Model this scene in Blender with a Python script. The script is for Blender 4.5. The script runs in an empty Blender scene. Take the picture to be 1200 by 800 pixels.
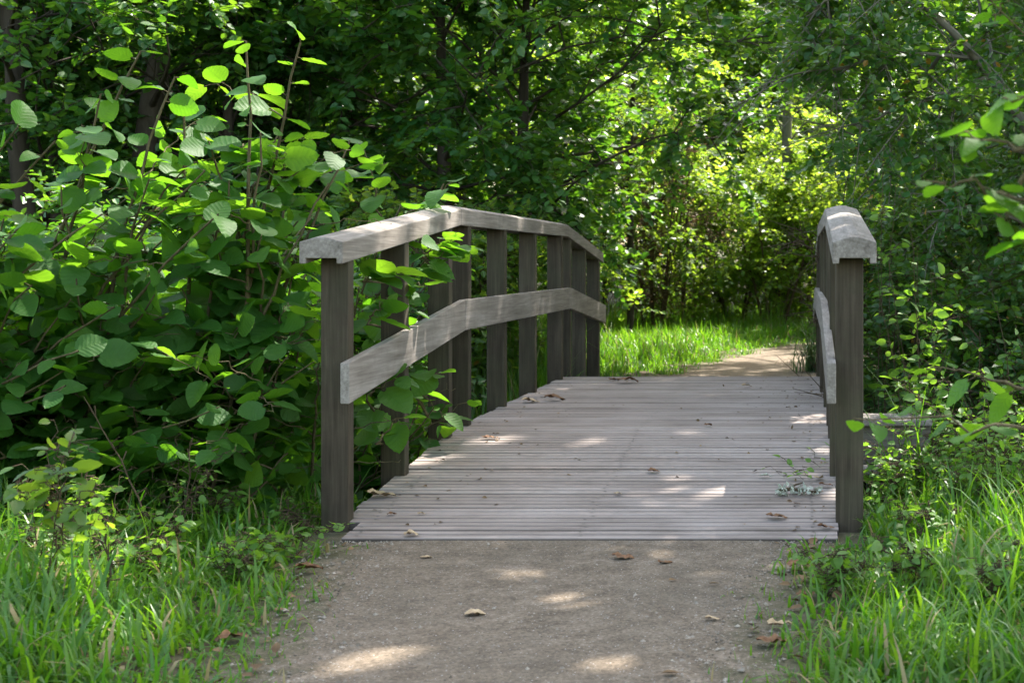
import bpy, bmesh, math
import numpy as np
from mathutils import Vector

# ------------------------------------------------------------------ camera, sky, sun, exposure
SC = bpy.context.scene
COL = SC.collection
F = 1667.0          # focal length in photo pixels
CAM_Z = 1.0
cam_d = bpy.data.cameras.new("camera")
cam = bpy.data.objects.new("camera", cam_d)
COL.objects.link(cam)
cam.location = (0, 0, CAM_Z)
cam.rotation_euler = (math.radians(90), 0, 0)
cam_d.lens = 50.0
cam_d.sensor_width = 36.0
cam_d.shift_x = -340 / 1200
cam_d.shift_y = -94 / 1200
cam_d.clip_start = 0.05
cam_d.clip_end = 800
cam_d.dof.use_dof = True
cam_d.dof.focus_distance = 6.0
cam_d.dof.aperture_fstop = 6.3
SC.camera = cam

SUN_EL, SUN_AZ = math.radians(57), math.radians(36)      # azimuth from +Y towards +X
world = bpy.data.worlds.new("World")
SC.world = world
world.use_nodes = True
wn = world.node_tree
bg = wn.nodes["Background"]
sky = wn.nodes.new("ShaderNodeTexSky")
sky.sky_type = 'NISHITA'
sky.sun_disc = False
sky.sun_elevation = SUN_EL
sky.sun_rotation = SUN_AZ
sky.air_density = 1.0
sky.dust_density = 2.0
sky.ozone_density = 1.0
wb = wn.nodes.new("ShaderNodeMix"); wb.data_type = 'RGBA'; wb.blend_type = 'MULTIPLY'; wb.inputs[0].default_value = 1.0
wb.inputs[7].default_value = (1.0, .885, .715, 1)      # warm filter added to the sky light, acts as white balance
wn.links.new(sky.outputs[0], wb.inputs[6]); wn.links.new(wb.outputs[2], bg.inputs[0])
bg.inputs[1].default_value = 0.15

S = Vector((math.sin(SUN_AZ) * math.cos(SUN_EL), math.cos(SUN_AZ) * math.cos(SUN_EL), math.sin(SUN_EL)))
SN = np.array(S)
sun_d = bpy.data.lights.new("sun", 'SUN')
sun_d.energy = 2.9
sun_d.angle = math.radians(0.53)
sun_d.color = (1.0, 0.94, 0.85)
sun = bpy.data.objects.new("sun", sun_d)
COL.objects.link(sun)
sun.rotation_euler = S.to_track_quat('Z', 'Y').to_euler()
sun.location = S * 60

SC.view_settings.view_transform = 'Standard'
SC.view_settings.look = 'None'
SC.view_settings.exposure = 2.62
SC.view_settings.gamma = 1.0
SC.view_settings.use_curve_mapping = False
SC.render.engine = 'CYCLES'
cy = SC.cycles
cy.max_bounces = 7
cy.diffuse_bounces = 4
cy.glossy_bounces = 2
cy.transmission_bounces = 4
cy.transparent_max_bounces = 4
cy.caustics_reflective = False
cy.caustics_refractive = False
cy.sample_clamp_indirect = 6.0
cy.use_denoising = True
cy.denoising_prefilter = 'ACCURATE'

# ------------------------------------------------------------------ helpers
def P(px, py, d):
    """a photo pixel at distance d along the view axis"""
    return np.array([(px - 940) / F * d, d, CAM_Z - (py - 306) / F * d])

def RNG(s):
    return np.random.default_rng(s)

def tag(o, label=None, cat=None, group=None, kind=None):
    if label: o["label"] = label
    if cat: o["category"] = cat
    if group: o["group"] = group
    if kind: o["kind"] = kind
    return o

def empty(name, loc=(0, 0, 0), rz=0.0):
    o = bpy.data.objects.new(name, None)
    o.location = loc
    o.rotation_euler = (0, 0, rz)
    o.empty_display_size = 0.2
    COL.objects.link(o)
    return o

def link_mesh(name, me, mat, parent=None):
    o = bpy.data.objects.new(name, me)
    if mat is not None and not me.materials:
        me.materials.append(mat)
    COL.objects.link(o)
    if parent is not None:
        o.parent = parent
    return o

def np_mesh(name, verts, faces, attrs=None, smooth=False):
    """verts (N,3); faces: list of (M,k) integer arrays; attrs: name -> (N,) or (N,3)"""
    me = bpy.data.meshes.new(name)
    verts = np.ascontiguousarray(verts, dtype=np.float32)
    me.vertices.add(len(verts))
    me.vertices.foreach_set("co", verts.ravel())
    loops = np.concatenate([f.ravel() for f in faces]).astype(np.int32)
    tot = np.concatenate([np.full(len(f), f.shape[1], np.int32) for f in faces])
    start = np.concatenate([[0], np.cumsum(tot)[:-1]]).astype(np.int32)
    me.loops.add(len(loops))
    me.loops.foreach_set("vertex_index", loops)
    me.polygons.add(len(tot))
    me.polygons.foreach_set("loop_start", start)
    me.polygons.foreach_set("use_smooth", np.full(len(tot), smooth, dtype=bool))
    for k, v in (attrs or {}).items():
        v = np.asarray(v, dtype=np.float32)
        if v.ndim == 1:
            a = me.attributes.new(k, 'FLOAT', 'POINT'); a.data.foreach_set("value", v)
        else:
            a = me.attributes.new(k, 'FLOAT_VECTOR', 'POINT'); a.data.foreach_set("vector", v.ravel())
    me.update(calc_edges=True)
    me.validate()
    return me

def norm(v):
    return v / np.maximum(np.linalg.norm(v, axis=-1, keepdims=True), 1e-9)

class Geo:
    """collects batches of vertices and faces"""
    def __init__(s): s.v = []; s.f = {}; s.n = 0; s.a = {}
    def add(s, v, faces, **attrs):
        v = np.asarray(v, float)
        for f in faces:
            f = np.asarray(f); s.f.setdefault(f.shape[1], []).append(f + s.n)
        for k, a in attrs.items(): s.a.setdefault(k, []).append(np.asarray(a, float))
        s.v.append(v); s.n += len(v)
    def mesh(s, name, smooth=False):
        return np_mesh(name, np.concatenate(s.v), [np.concatenate(x) for x in s.f.values()],
                       {k: np.concatenate(a) for k, a in s.a.items()}, smooth)

def tubes(geo, pts, rad, sides=6, tint=None):
    """pts (N,K,3), rad (N,K)"""
    pts = np.asarray(pts, float); rad = np.asarray(rad, float)
    if len(pts) == 0: return
    N, K, _ = pts.shape
    t = np.gradient(pts, axis=1)
    t = norm(t)
    main = norm(pts[:, -1] - pts[:, 0])
    ref = np.where(np.abs(main[:, 2:3]) > 0.8, np.array([[1., 0, 0]]), np.array([[0., 0, 1]]))[:, None, :]
    u = norm(np.cross(t, np.broadcast_to(ref, t.shape)))
    w = np.cross(t, u)
    a = np.arange(sides) / sides * 2 * np.pi
    ring = u[:, :, None, :] * np.cos(a)[None, None, :, None] + w[:, :, None, :] * np.sin(a)[None, None, :, None]
    v = pts[:, :, None, :] + ring * rad[:, :, None, None]
    idx = np.arange(N * K * sides).reshape(N, K, sides)
    a0 = idx[:, :-1, :]; a1 = idx[:, 1:, :]
    f = np.stack([a0, np.roll(a0, -1, 2), np.roll(a1, -1, 2), a1], -1).reshape(-1, 4)
    geo.add(v.reshape(-1, 3), [f])

def bez(p0, p1, p2, k):
    """quadratic curves, p* (N,3) -> (N,k,3)"""
    t = np.linspace(0, 1, k)[None, :, None]
    return (1 - t) ** 2 * p0[:, None] + 2 * t * (1 - t) * p1[:, None] + t ** 2 * p2[:, None]

# leaf templates: verts (k,3): x along, y across, z normal
def tmpl_simple(w=0.27, fold=0.08, droop=0.10):
    v = np.array([[0, 0, 0], [.30, -w, fold], [.66, -w * .86, fold * .7 - droop * .35], [1, 0, -droop],
                  [.66, w * .86, fold * .7 - droop * .35], [.30, w, fold]])
    return v, [np.array([[0, 1, 2, 3], [0, 3, 4, 5]])], v[:, :2]

def tmpl_broad(seed=0, stations=14, wmax=0.43, serr=0.010, droop=0.16, cup=0.10):
    r = RNG(seed)
    us = np.linspace(0, 1, stations + 1)
    V = []; UV = []
    for i, u in enumerate(us):
        hw = wmax * 1.06 * (np.sin(np.pi * min(1, u * .965 + .03) ** .76)) ** .64 if 0 < i < stations else (0.10 if i == 0 else 0.012)
        hw += (serr if i % 2 else -serr) * (0 < i < stations)
        back = -0.06 if i == 0 else 0
        for c in (-1, -.5, 0, .5, 1):
            y = c * hw * (1 + r.uniform(-.03, .03))
            x = u + (back if abs(c) == 1 else 0) + .05 * (1 - abs(c)) * (u > .9)
            z = -droop * u * u + cup * abs(c) * hw * 1.4 + .018 * math.sin(u * 19 + abs(c) * 2.5) * abs(c) * (1 - u)
            V.append((x, y, z)); UV.append((u, c * hw))
    fs = []
    for i in range(stations):
        for c in range(4):
            a = i * 5 + c
            fs.append((a, a + 1, a + 6, a + 5))
    return np.array(V), [np.array(fs)], np.array(UV)

class Leaves:
    def __init__(s): s.p = []; s.d = []; s.n = []; s.s = []; s.t = []
    def add(s, p, d, n, size, tint):
        s.p.append(p); s.d.append(d); s.n.append(n); s.s.append(size); s.t.append(tint)
    def cat(s):
        return [np.concatenate(x) for x in (s.p, s.d, s.n, s.s, s.t)]
    def filter(s, keep):
        p, d, n, si, t = s.cat(); m = keep(p, si)
        s.p, s.d, s.n, s.s, s.t = [p[m]], [d[m]], [n[m]], [si[m]], [t[m]]
    def mesh(s, name, tmpls, smooth=False, seed=0):
        p, d, n, si, t = s.cat()
        if not isinstance(tmpls, list): tmpls = [tmpls]
        g = Geo(); which = RNG(seed + 99).integers(0, len(tmpls), len(p))
        for k, (tv, tf, uv) in enumerate(tmpls):
            m = which == k
            if not m.any(): continue
            X = norm(d[m]); Z = norm(n[m] - (n[m] * X).sum(1, keepdims=True) * X); Y = np.cross(Z, X)
            v = (X[:, None] * tv[None, :, 0:1] + Y[:, None] * tv[None, :, 1:2] + Z[:, None] * tv[None, :, 2:3]) * si[m][:, None, None] + p[m][:, None]
            N = m.sum(); K = len(tv)
            off = (np.arange(N) * K)[:, None, None]
            fs = [(f[None] + off).reshape(-1, f.shape[1]) for f in tf]
            uvw = np.concatenate([np.broadcast_to(uv[None], (N, K, 2)), np.broadcast_to(t[m][:, None, None], (N, K, 1))], 2).reshape(-1, 3)
            g.add(v.reshape(-1, 3), fs, luv=uvw)
        return g.mesh(name, smooth)

def twig_leaves(L, r, p0, d0, length, n, size, tilt=.45, tint=(0, 1), up=1.0, forward=.55, size_var=.25):
    """leaves in two ranks along straightish twigs: p0,d0 (N,3); length (N,)"""
    N = len(p0)
    if N == 0: return
    d0 = norm(d0)
    s = (np.arange(n)[None, :] + r.uniform(.1, .9, (N, n))) / n
    pos = p0[:, None] + d0[:, None] * (s * length[:, None])[..., None]
    pos[..., 2] -= .15 * (s ** 2) * length[:, None]
    side = np.cross(d0, np.array([0, 0, 1.0])); side = norm(side + 1e-4)
    sgn = np.where((np.arange(n) % 2)[None, :] == 0, 1.0, -1.0)
    ld = d0[:, None] * forward + side[:, None] * sgn[..., None] + r.normal(0, .35, (N, n, 3))
    ld[..., 2] -= .2
    nr = np.array([0, 0, up])[None, None] + r.normal(0, tilt, (N, n, 3))
    sz = size * (1 + r.uniform(-size_var, size_var, (N, n)))
    L.add(pos.reshape(-1, 3), norm(ld).reshape(-1, 3), norm(nr).reshape(-1, 3), sz.ravel(),
          np.where(r.uniform(0, 1, (N, n)) > .994, 1.0, np.clip(r.uniform(tint[0], tint[1], (N, 1)) + r.normal(0, .18, (N, n)), 0, .95)).ravel())

# ------------------------------------------------------------------ materials
def mat_new(name):
    m = bpy.data.materials.new(name); m.use_nodes = True
    nt = m.node_tree
    for n in list(nt.nodes): nt.nodes.remove(n)
    return m, nt

class NT:
    def __init__(s, nt): s.nt = nt
    def n(s, t, **kw):
        x = s.nt.nodes.new(t)
        for k, v in kw.items(): setattr(x, k, v)
        return x
    def l(s, a, b): s.nt.links.new(a, b)
    def noise(s, vec, scale, detail=4, rough=.55, dist=0.0):
        x = s.n("ShaderNodeTexNoise"); x.inputs["Scale"].default_value = scale
        x.inputs["Detail"].default_value = detail; x.inputs["Roughness"].default_value = rough
        x.inputs["Distortion"].default_value = dist
        if vec is not None: s.l(vec, x.inputs["Vector"])
        return x.outputs["Fac"]
    def ramp(s, fac, stops):
        x = s.n("ShaderNodeValToRGB"); e = x.color_ramp.elements
        while len(e) < len(stops): e.new(.5)
        for i, (p, c) in enumerate(stops):
            e[i].position = p; e[i].color = (c[0], c[1], c[2], 1) if len(c) == 3 else c
        s.l(fac, x.inputs[0]); return x.outputs[0]
    def mix(s, fac, a, b, mode='MIX'):
        x = s.n("ShaderNodeMix"); x.data_type = 'RGBA'; x.blend_type = mode
        if isinstance(fac, (int, float)): x.inputs[0].default_value = fac
        else: s.l(fac, x.inputs[0])
        for i, c in ((6, a), (7, b)):
            if isinstance(c, tuple): x.inputs[i].default_value = (*c, 1)
            else: s.l(c, x.inputs[i])
        return x.outputs[2]
    def math(s, op, a, b=None, clamp=False):
        x = s.n("ShaderNodeMath", operation=op); x.use_clamp = clamp
        for i, c in ((0, a), (1, b)):
            if c is None: continue
            if isinstance(c, (int, float)): x.inputs[i].default_value = c
            else: s.l(c, x.inputs[i])
        return x.outputs[0]
    def mapping(s, vec, scale):
        x = s.n("ShaderNodeMapping"); x.inputs["Scale"].default_value = scale; s.l(vec, x.inputs[0]); return x.outputs[0]
    def bump(s, h, strength, dist=.01):
        x = s.n("ShaderNodeBump"); x.inputs["Strength"].default_value = strength; x.inputs["Distance"].default_value = dist
        s.l(h, x.inputs["Height"]); return x.outputs[0]
    def out(s, sh):
        o = s.n("ShaderNodeOutputMaterial"); s.l(sh, o.inputs[0])
    def principled(s, col, rough, bump=None, spec=.5):
        b = s.n("ShaderNodeBsdfPrincipled")
        if isinstance(col, tuple): b.inputs["Base Color"].default_value = (*col, 1)
        else: s.l(col, b.inputs["Base Color"])
        if isinstance(rough, (int, float)): b.inputs["Roughness"].default_value = rough
        else: s.l(rough, b.inputs["Roughness"])
        b.inputs["Specular IOR Level"].default_value = spec
        if bump is not None: s.l(bump, b.inputs["Normal"])
        return b.outputs[0]

def leaf_mat(name, c0, c1, t0, t1, rough=.42, trans=.45, spec=.5, veins=False, old=None):
    m, nt = mat_new(name); k = NT(nt)
    at = k.n("ShaderNodeAttribute", attribute_name="luv")
    sep = k.n("ShaderNodeSeparateXYZ"); k.l(at.outputs["Vector"], sep.inputs[0])
    tint = sep.outputs[2]
    col = k.mix(tint, c0, c1); tr = k.mix(tint, t0, t1)
    if old is not None:
        f = k.math('GREATER_THAN', tint, .965)
        col = k.mix(f, col, old); tr = k.mix(f, tr, old)
    bump = None
    if veins:
        av = k.math('ABSOLUTE', sep.outputs[1])
        ph = k.math('SUBTRACT', sep.outputs[0], k.math('MULTIPLY', av, .75))
        sn = k.math('ABSOLUTE', k.math('SINE', k.math('MULTIPLY', k.math('ADD', ph, k.math('MULTIPLY', k.math('MULTIPLY', av, av), .6)), 22.0)))
        vein = k.math('SUBTRACT', 1.0, k.math('MINIMUM', k.math('MULTIPLY', sn, 4.0), 1.0))
        mid = k.math('SUBTRACT', 1.0, k.math('MINIMUM', k.math('MULTIPLY', av, 60.0), 1.0))
        vv = k.math('MAXIMUM', vein, mid)
        tr = k.mix(k.math('MULTIPLY', vv, .35), tr, c0)
        col = k.mix(k.math('MULTIPLY', vv, .12), col, t1)
        geo = k.n("ShaderNodeNewGeometry")
        nz = k.noise(geo.outputs["Position"], 60, 2)
        h = k.math('ADD', k.math('MULTIPLY', sn, .8), k.math('MULTIPLY', nz, .7))
        bump = k.bump(h, .22, .004)
    a = k.principled(col, rough, bump, spec)
    t = k.n("ShaderNodeBsdfTranslucent"); k.l(tr, t.inputs[0])
    if bump is not None: k.l(bump, t.inputs["Normal"])
    mx = k.n("ShaderNodeMixShader"); mx.inputs[0].default_value = trans
    k.l(a, mx.inputs[1]); k.l(t.outputs[0], mx.inputs[2])
    k.out(mx.outputs[0]); return m

def wood_mat(name, axis, c_dark, c_mid, c_light, algae=0.0, rough=.75, per_board=False):
    m, nt = mat_new(name); k = NT(nt)
    tc = k.n("ShaderNodeTexCoord"); ob = tc.outputs["Object"]
    sc = {'X': (1.2, 22, 22), 'Y': (22, 1.2, 22), 'Z': (22, 22, 1.2)}[axis]
    sf = {'X': (3, 130, 130), 'Y': (130, 3, 130), 'Z': (130, 130, 3)}[axis]
    g1 = k.noise(k.mapping(ob, sc), 1.0, 6, .6, 1.2)
    g2 = k.noise(k.mapping(ob, sf), 1.0, 3, .6)
    big = k.noise(ob, 3.5, 4, .6)
    f = k.math('ADD', k.math('MULTIPLY', g1, .6), k.math('MULTIPLY', g2, .4))
    f = k.math('ADD', f, k.math('MULTIPLY', k.math('SUBTRACT', big, .5), .5))
    wv = k.n("ShaderNodeTexWave"); wv.wave_type = 'RINGS'; wv.rings_direction = axis
    wv.inputs["Scale"].default_value = 9; wv.inputs["Distortion"].default_value = 9; wv.inputs["Detail"].default_value = 3; wv.inputs["Detail Scale"].default_value = 1.2
    k.l(k.mapping(ob, {'X': (.35, 2, 2), 'Y': (2, .35, 2), 'Z': (2, 2, .35)}[axis]), wv.inputs["Vector"])
    f = k.math('ADD', f, k.math('MULTIPLY', k.math('SUBTRACT', wv.outputs["Fac"], .5), .05))
    if per_board:
        at = k.n("ShaderNodeAttribute", attribute_name="board")
        f = k.math('ADD', f, k.math('MULTIPLY', k.math('SUBTRACT', at.outputs["Fac"], .5), .13))
    col = k.ramp(f, [(.28, c_dark), (.5, c_mid), (.72, c_light)])
    if per_board:
        dt = k.n("ShaderNodeAttribute", attribute_name="dirt")
        col = k.mix(k.math('MULTIPLY', dt.outputs["Fac"], 1.0), col, (.030, .024, .018))
    # dark weathering streaks and stains
    st = k.noise(ob, 7.0, 5, .7)
    col = k.mix(k.ramp(st, [(.52, (0, 0, 0)), (.75, (.55, .55, .55))]), col, c_dark)
    if algae > 0:
        al = k.noise(ob, 5.0, 5, .65)
        col = k.mix(k.ramp(al, [(.42, (0, 0, 0)), (.7, (algae, algae, algae))]), col, (.055, .065, .03))
    h = k.math('ADD', k.math('MULTIPLY', g2, .6), k.math('MULTIPLY', g1, .6))
    b = k.bump(h, .35, .004)
    k.out(k.principled(col, rough, b, .3)); return m

def bark_mat(name, c0, c1, scale=9):
    m, nt = mat_new(name); k = NT(nt)
    ge = k.n("ShaderNodeTexCoord").outputs["Object"]
    n1 = k.noise(k.mapping(ge, (scale, scale, scale * .22)), 1.0, 6, .65, .8)
    n2 = k.noise(ge, 2.5, 4)
    col = k.ramp(k.math('ADD', k.math('MULTIPLY', n1, .7), k.math('MULTIPLY', n2, .3)), [(.32, c0), (.68, c1)])
    k.out(k.principled(col, .85, k.bump(n1, .8, .02), .2)); return m

def plain_mat(name, c0, c1, scale=30, rough=.8, bump=.3):
    m, nt = mat_new(name); k = NT(nt)
    ge = k.n("ShaderNodeTexCoord").outputs["Object"]
    n1 = k.noise(ge, scale, 4)
    k.out(k.principled(k.ramp(n1, [(.35, c0), (.65, c1)]), rough, k.bump(n1, bump, .004), .3)); return m

M = {}
M['rail'] = wood_mat("weathered_rail_wood", 'Y', (.115, .096, .080), (.225, .197, .172), (.365, .328, .296))
M['post'] = wood_mat("weathered_post_wood", 'Z', (.022, .016, .009), (.052, .039, .025), (.095, .075, .052), algae=.35)
M['deck'] = wood_mat("weathered_deck_wood", 'X', (.18, .143, .122), (.305, .253, .228), (.425, .367, .338), per_board=True)
M['beam'] = wood_mat("dark_beam_wood", 'X', (.06, .05, .04), (.13, .11, .09), (.22, .2, .175), algae=.4)
M['hazel'] = leaf_mat("hazel_leaf", (.024, .092, .016), (.054, .142, .024), (.12, .36, .010), (.26, .52, .02), rough=.56, trans=.46, spec=.32, veins=True)
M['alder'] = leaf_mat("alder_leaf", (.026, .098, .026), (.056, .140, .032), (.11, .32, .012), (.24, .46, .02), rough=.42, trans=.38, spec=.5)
M['oak'] = leaf_mat("oak_leaf", (.050, .115, .026), (.085, .155, .034), (.20, .42, .025), (.38, .54, .03), rough=.42, trans=.50, old=(.30, .16, .03))
M['thorn'] = leaf_mat("thorn_leaf", (.026, .088, .022), (.056, .125, .028), (.11, .30, .012), (.24, .42, .02), rough=.40, trans=.36, old=(.38, .22, .03))
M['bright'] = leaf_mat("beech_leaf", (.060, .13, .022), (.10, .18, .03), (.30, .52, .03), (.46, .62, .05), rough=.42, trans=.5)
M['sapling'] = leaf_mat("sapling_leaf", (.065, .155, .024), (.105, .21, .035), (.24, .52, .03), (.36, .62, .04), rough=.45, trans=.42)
M['grass'] = leaf_mat("grass_blade", (.040, .135, .014), (.090, .185, .022), (.14, .42, .010), (.30, .54, .02), rough=.38, trans=.40, old=(.32, .26, .12))
M['sedge'] = leaf_mat("sedge_blade", (.03, .075, .025), (.05, .10, .04), (.10, .22, .03), (.16, .28, .04), rough=.35, trans=.3)
M['bark'] = bark_mat("dark_bark", (.025, .020, .015), (.075, .062, .048))
M['greybark'] = bark_mat("grey_bark", (.08, .075, .06), (.20, .185, .15), 6)
M['twig'] = bark_mat("twig_bark", (.05, .035, .022), (.12, .085, .05), 30)
M['hazelstem'] = bark_mat("hazel_stem", (.06, .05, .025), (.16, .13, .07), 30)
M['dead'] = plain_mat("dead_leaf", (.10, .045, .02), (.22, .11, .05), 60, .7)
M['paledead'] = plain_mat("pale_dead_leaf", (.32, .22, .12), (.50, .38, .24), 60, .7)
M['lichen'] = plain_mat("grey_lichen", (.30, .33, .26), (.55, .58, .50), 90, .9, .6)

# ------------------------------------------------------------------ bridge dimensions and terrain
Y0, K1, K2, Y3 = 5.08, 7.00, 10.20, 12.12
XC = -0.7825
ZD = 0.172
def zdeck(y):
    y = np.asarray(y, float)
    return np.where(y < K1, .012 + (ZD - .012) * (y - Y0) / (K1 - Y0), np.where(y > K2, .012 + (ZD - .012) * (Y3 - y) / (Y3 - K2), ZD))

PATH = [  # (left x, left y, right x, right y)
    (-2.2, -14, .2, -14), (-1.6, -6, .3, -6), (-1.35, 0, .12, 0), (-1.30, 2.4, .05, 2.4), (-1.40, 3.4, -.02, 3.4),
    (-1.57, 4.25, .02, 4.25), (-1.70, 4.8, .10, 4.8), (-1.76, 5.3, .18, 5.3)]
PATH2 = [(-1.55, 11.9, .30, 11.9), (-1.25, 12.44, .34, 12.35), (-1.02, 13.6, .75, 13.2), (-.80, 14.9, 1.15, 14.3), (-.40, 16.6, 1.75, 15.6), (.15, 17.9, 2.5, 16.7),
         (1.4, 19.0, 3.6, 17.6), (3.2, 19.8, 5.2, 18.4), (6.0, 20.4, 7.5, 19.0), (11, 21.0, 11.5, 19.5), (20, 21.6, 20.5, 20.0)]

def smooth(a, b, x):
    t = np.clip((x - a) / (b - a), 0, 1); return t * t * (3 - 2 * t)

def wob(x, y, s):
    return (np.sin(x * 1.7 * s + 1.3) * np.cos(y * 1.3 * s + .4) + .5 * np.sin(x * 3.1 * s + y * 2.3 * s)) / 1.5

def path_dist(x, y):
    """signed distance to the path edges, roughly (negative on the path)"""
    x = np.asarray(x, float); y = np.asarray(y, float)
    best = np.full(np.shape(x), 99.0)
    for tab in (PATH, PATH2):
        for a, b in zip(tab[:-1], tab[1:]):
            c0 = np.array([(a[0] + a[2]) / 2, (a[1] + a[3]) / 2]); c1 = np.array([(b[0] + b[2]) / 2, (b[1] + b[3]) / 2])
            w0 = math.hypot(a[2] - a[0], a[3] - a[1]) / 2; w1 = math.hypot(b[2] - b[0], b[3] - b[1]) / 2
            d = c1 - c0; t = ((x - c0[0]) * d[0] + (y - c0[1]) * d[1]) / (d @ d)
            tc = np.clip(t, 0, 1)
            dd = np.hypot(x - c0[0] - tc * d[0], y - c0[1] - tc * d[1]) - (w0 + (w1 - w0) * tc)
            best = np.minimum(best, dd)
    return best

def gz(x, y):
    x = np.asarray(x, float); y = np.asarray(y, float)
    ditch = smooth(5.75, 7.4, y) * (1 - smooth(9.8, 11.6, y))
    z = -.85 * ditch
    away = smooth(.05, .8, path_dist(x, y))
    z = z + away * (.045 + .05 * wob(x, y, .8) + .02 * wob(x, y, 2.9)) * (1 - ditch)
    z = z + .035 * np.clip(y - 21, 0, 60) * away
    return z - .012

# ground: one sheet to the horizon
def axis_coords(lo, hi, step, far, n):
    mid = np.arange(lo, hi + step / 2, step)
    g = np.geomspace(1, far, n)
    return np.concatenate([lo - g[::-1], mid, hi + g])
gxs = axis_coords(-13, 12, .16, 260, 14); gys = axis_coords(-3, 27, .16, 260, 14)
GX, GY = np.meshgrid(gxs, gys)
gv = np.stack([GX, GY, gz(GX, GY)], -1).reshape(-1, 3)
nx, ny = len(gxs), len(gys)
gi = np.arange(nx * ny).reshape(ny, nx)
gf = np.stack([gi[:-1, :-1], gi[:-1, 1:], gi[1:, 1:], gi[1:, :-1]], -1).reshape(-1, 4)
def soil_mat():
    m, nt = mat_new("woodland_soil"); k = NT(nt)
    ge = k.n("ShaderNodeTexCoord").outputs["Object"]
    a = k.noise(ge, 1.1, 5); b = k.noise(ge, 22, 5, .7)
    col = k.ramp(b, [(.3, (.030, .022, .014)), (.55, (.075, .055, .034)), (.75, (.14, .10, .06))])
    col = k.mix(k.ramp(a, [(.40, (0, 0, 0)), (.62, (.8, .8, .8))]), col, (.045, .07, .022))
    k.out(k.principled(col, .9, k.bump(b, .9, .03), .2)); return m
tag(link_mesh("ground", np_mesh("ground", gv, [gf], smooth=True), soil_mat()), "dark woodland soil and litter under the grass verges", "ground", kind="structure")

# path: sheets lying just above the ground
def path_mesh(tab, seed, n_sub=24, n_x=30):
    r = RNG(seed); T = np.array(tab, float); rows = []
    for a, b in zip(T[:-1], T[1:]):
        m = max(2, int(np.hypot(*(b[:2] - a[:2])) / .12)); m = min(m, 60)
        for t in np.linspace(0, 1, m, endpoint=False): rows.append(a + (b - a) * t)
    rows.append(T[-1]); rows = np.array(rows)
    k = len(rows)
    jl = np.convolve(r.normal(0, .11, k + 4), np.ones(5) / 5, 'valid'); jr = np.convolve(r.normal(0, .11, k + 4), np.ones(5) / 5, 'valid')
    rows[:, 0] += jl - .32; rows[:, 2] += jr + .32
    ts = np.linspace(0, 1, n_x)
    X = rows[:, 0:1] + (rows[:, 2:3] - rows[:, 0:1]) * ts; Y = rows[:, 1:2] + (rows[:, 3:4] - rows[:, 1:2]) * ts
    Z = gz(X, Y) + .006 + .010 * smooth(0, .4, -path_dist(X, Y))
    v = np.stack([X, Y, Z], -1).reshape(-1, 3); i = np.arange(k * n_x).reshape(k, n_x)
    f = np.stack([i[:-1, :-1], i[:-1, 1:], i[1:, 1:], i[1:, :-1]], -1).reshape(-1, 4)
    return np_mesh("path", v, [f], {"edge": -path_dist(v[:, 0], v[:, 1])}, smooth=True)
def path_mat():
    m, nt = mat_new("gritty_path"); k = NT(nt)
    ge = k.n("ShaderNodeTexCoord").outputs["Object"]
    big = k.noise(ge, 1.6, 5, .6); mid = k.noise(ge, 9, 5, .7); fine = k.noise(ge, 70, 4, .75)
    vo = k.n("ShaderNodeTexVoronoi"); vo.inputs["Scale"].default_value = 120; k.l(k.n('ShaderNodeVectorMath', operation='ADD').outputs[0] if False else ge, vo.inputs["Vector"])
    sp = k.n("ShaderNodeSeparateColor"); k.l(vo.outputs["Color"], sp.inputs[0])
    col = k.ramp(k.math('ADD', k.math('MULTIPLY', fine, .5), k.math('MULTIPLY', mid, .5)), [(.3, (.062, .047, .033)), (.5, (.170, .133, .097)), (.68, (.30, .245, .19))])
    col = k.mix(k.ramp(big, [(.45, (0, 0, 0)), (.75, (.6, .6, .6))]), col, (.12, .10, .075))
    stone = k.math('MULTIPLY', k.math('GREATER_THAN', sp.outputs[0], .86), k.math('LESS_THAN', vo.outputs["Distance"], .30))
    cell = k.ramp(sp.outputs[2], [(.0, (.66, .64, .61)), (.6, (1.0, 1.0, 1.0)), (1.0, (1.4, 1.38, 1.35))])
    col = k.mix(k.math('LESS_THAN', vo.outputs["Distance"], .55), col, k.mix(1.0, col, cell, 'MULTIPLY'))
    sc = k.mix(sp.outputs[1], (.16, .14, .12), (.46, .43, .40))
    col = k.mix(stone, col, sc)
    at = k.n("ShaderNodeAttribute", attribute_name="edge")
    ed = k.math('ADD', at.outputs["Fac"], k.math('MULTIPLY', k.math('SUBTRACT', mid, .5), .55))
    ed = k.math('ADD', ed, k.math('MULTIPLY', k.math('SUBTRACT', fine, .5), .12))
    col = k.mix(k.ramp(ed, [(.0, (.8, .8, .8)), (.20, (0, 0, 0))]), col, (.075, .078, .034))
    soil = k.ramp(k.noise(ge, 22, 5, .7), [(.3, (.030, .022, .014)), (.55, (.075, .055, .034)), (.75, (.14, .10, .06))])
    col = k.mix(k.ramp(k.math('ADD', ed, .5), [(.34, (1, 1, 1)), (.48, (0, 0, 0))]), col, soil)
    h = k.math('ADD', k.math('MULTIPLY', fine, .6), k.math('MULTIPLY', stone, .5))
    k.out(k.principled(col, .88, k.bump(h, 1.0, .010), .25)); return m
M['path'] = path_mat()
tag(link_mesh("path", path_mesh(PATH, 3), M['path']), "gritty grey brown path leading up to the bridge", "path", kind="structure")
tag(link_mesh("path", path_mesh(PATH2, 4), M['path']), "pale gravel path curving right beyond the bridge", "path", kind="structure")

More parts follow.
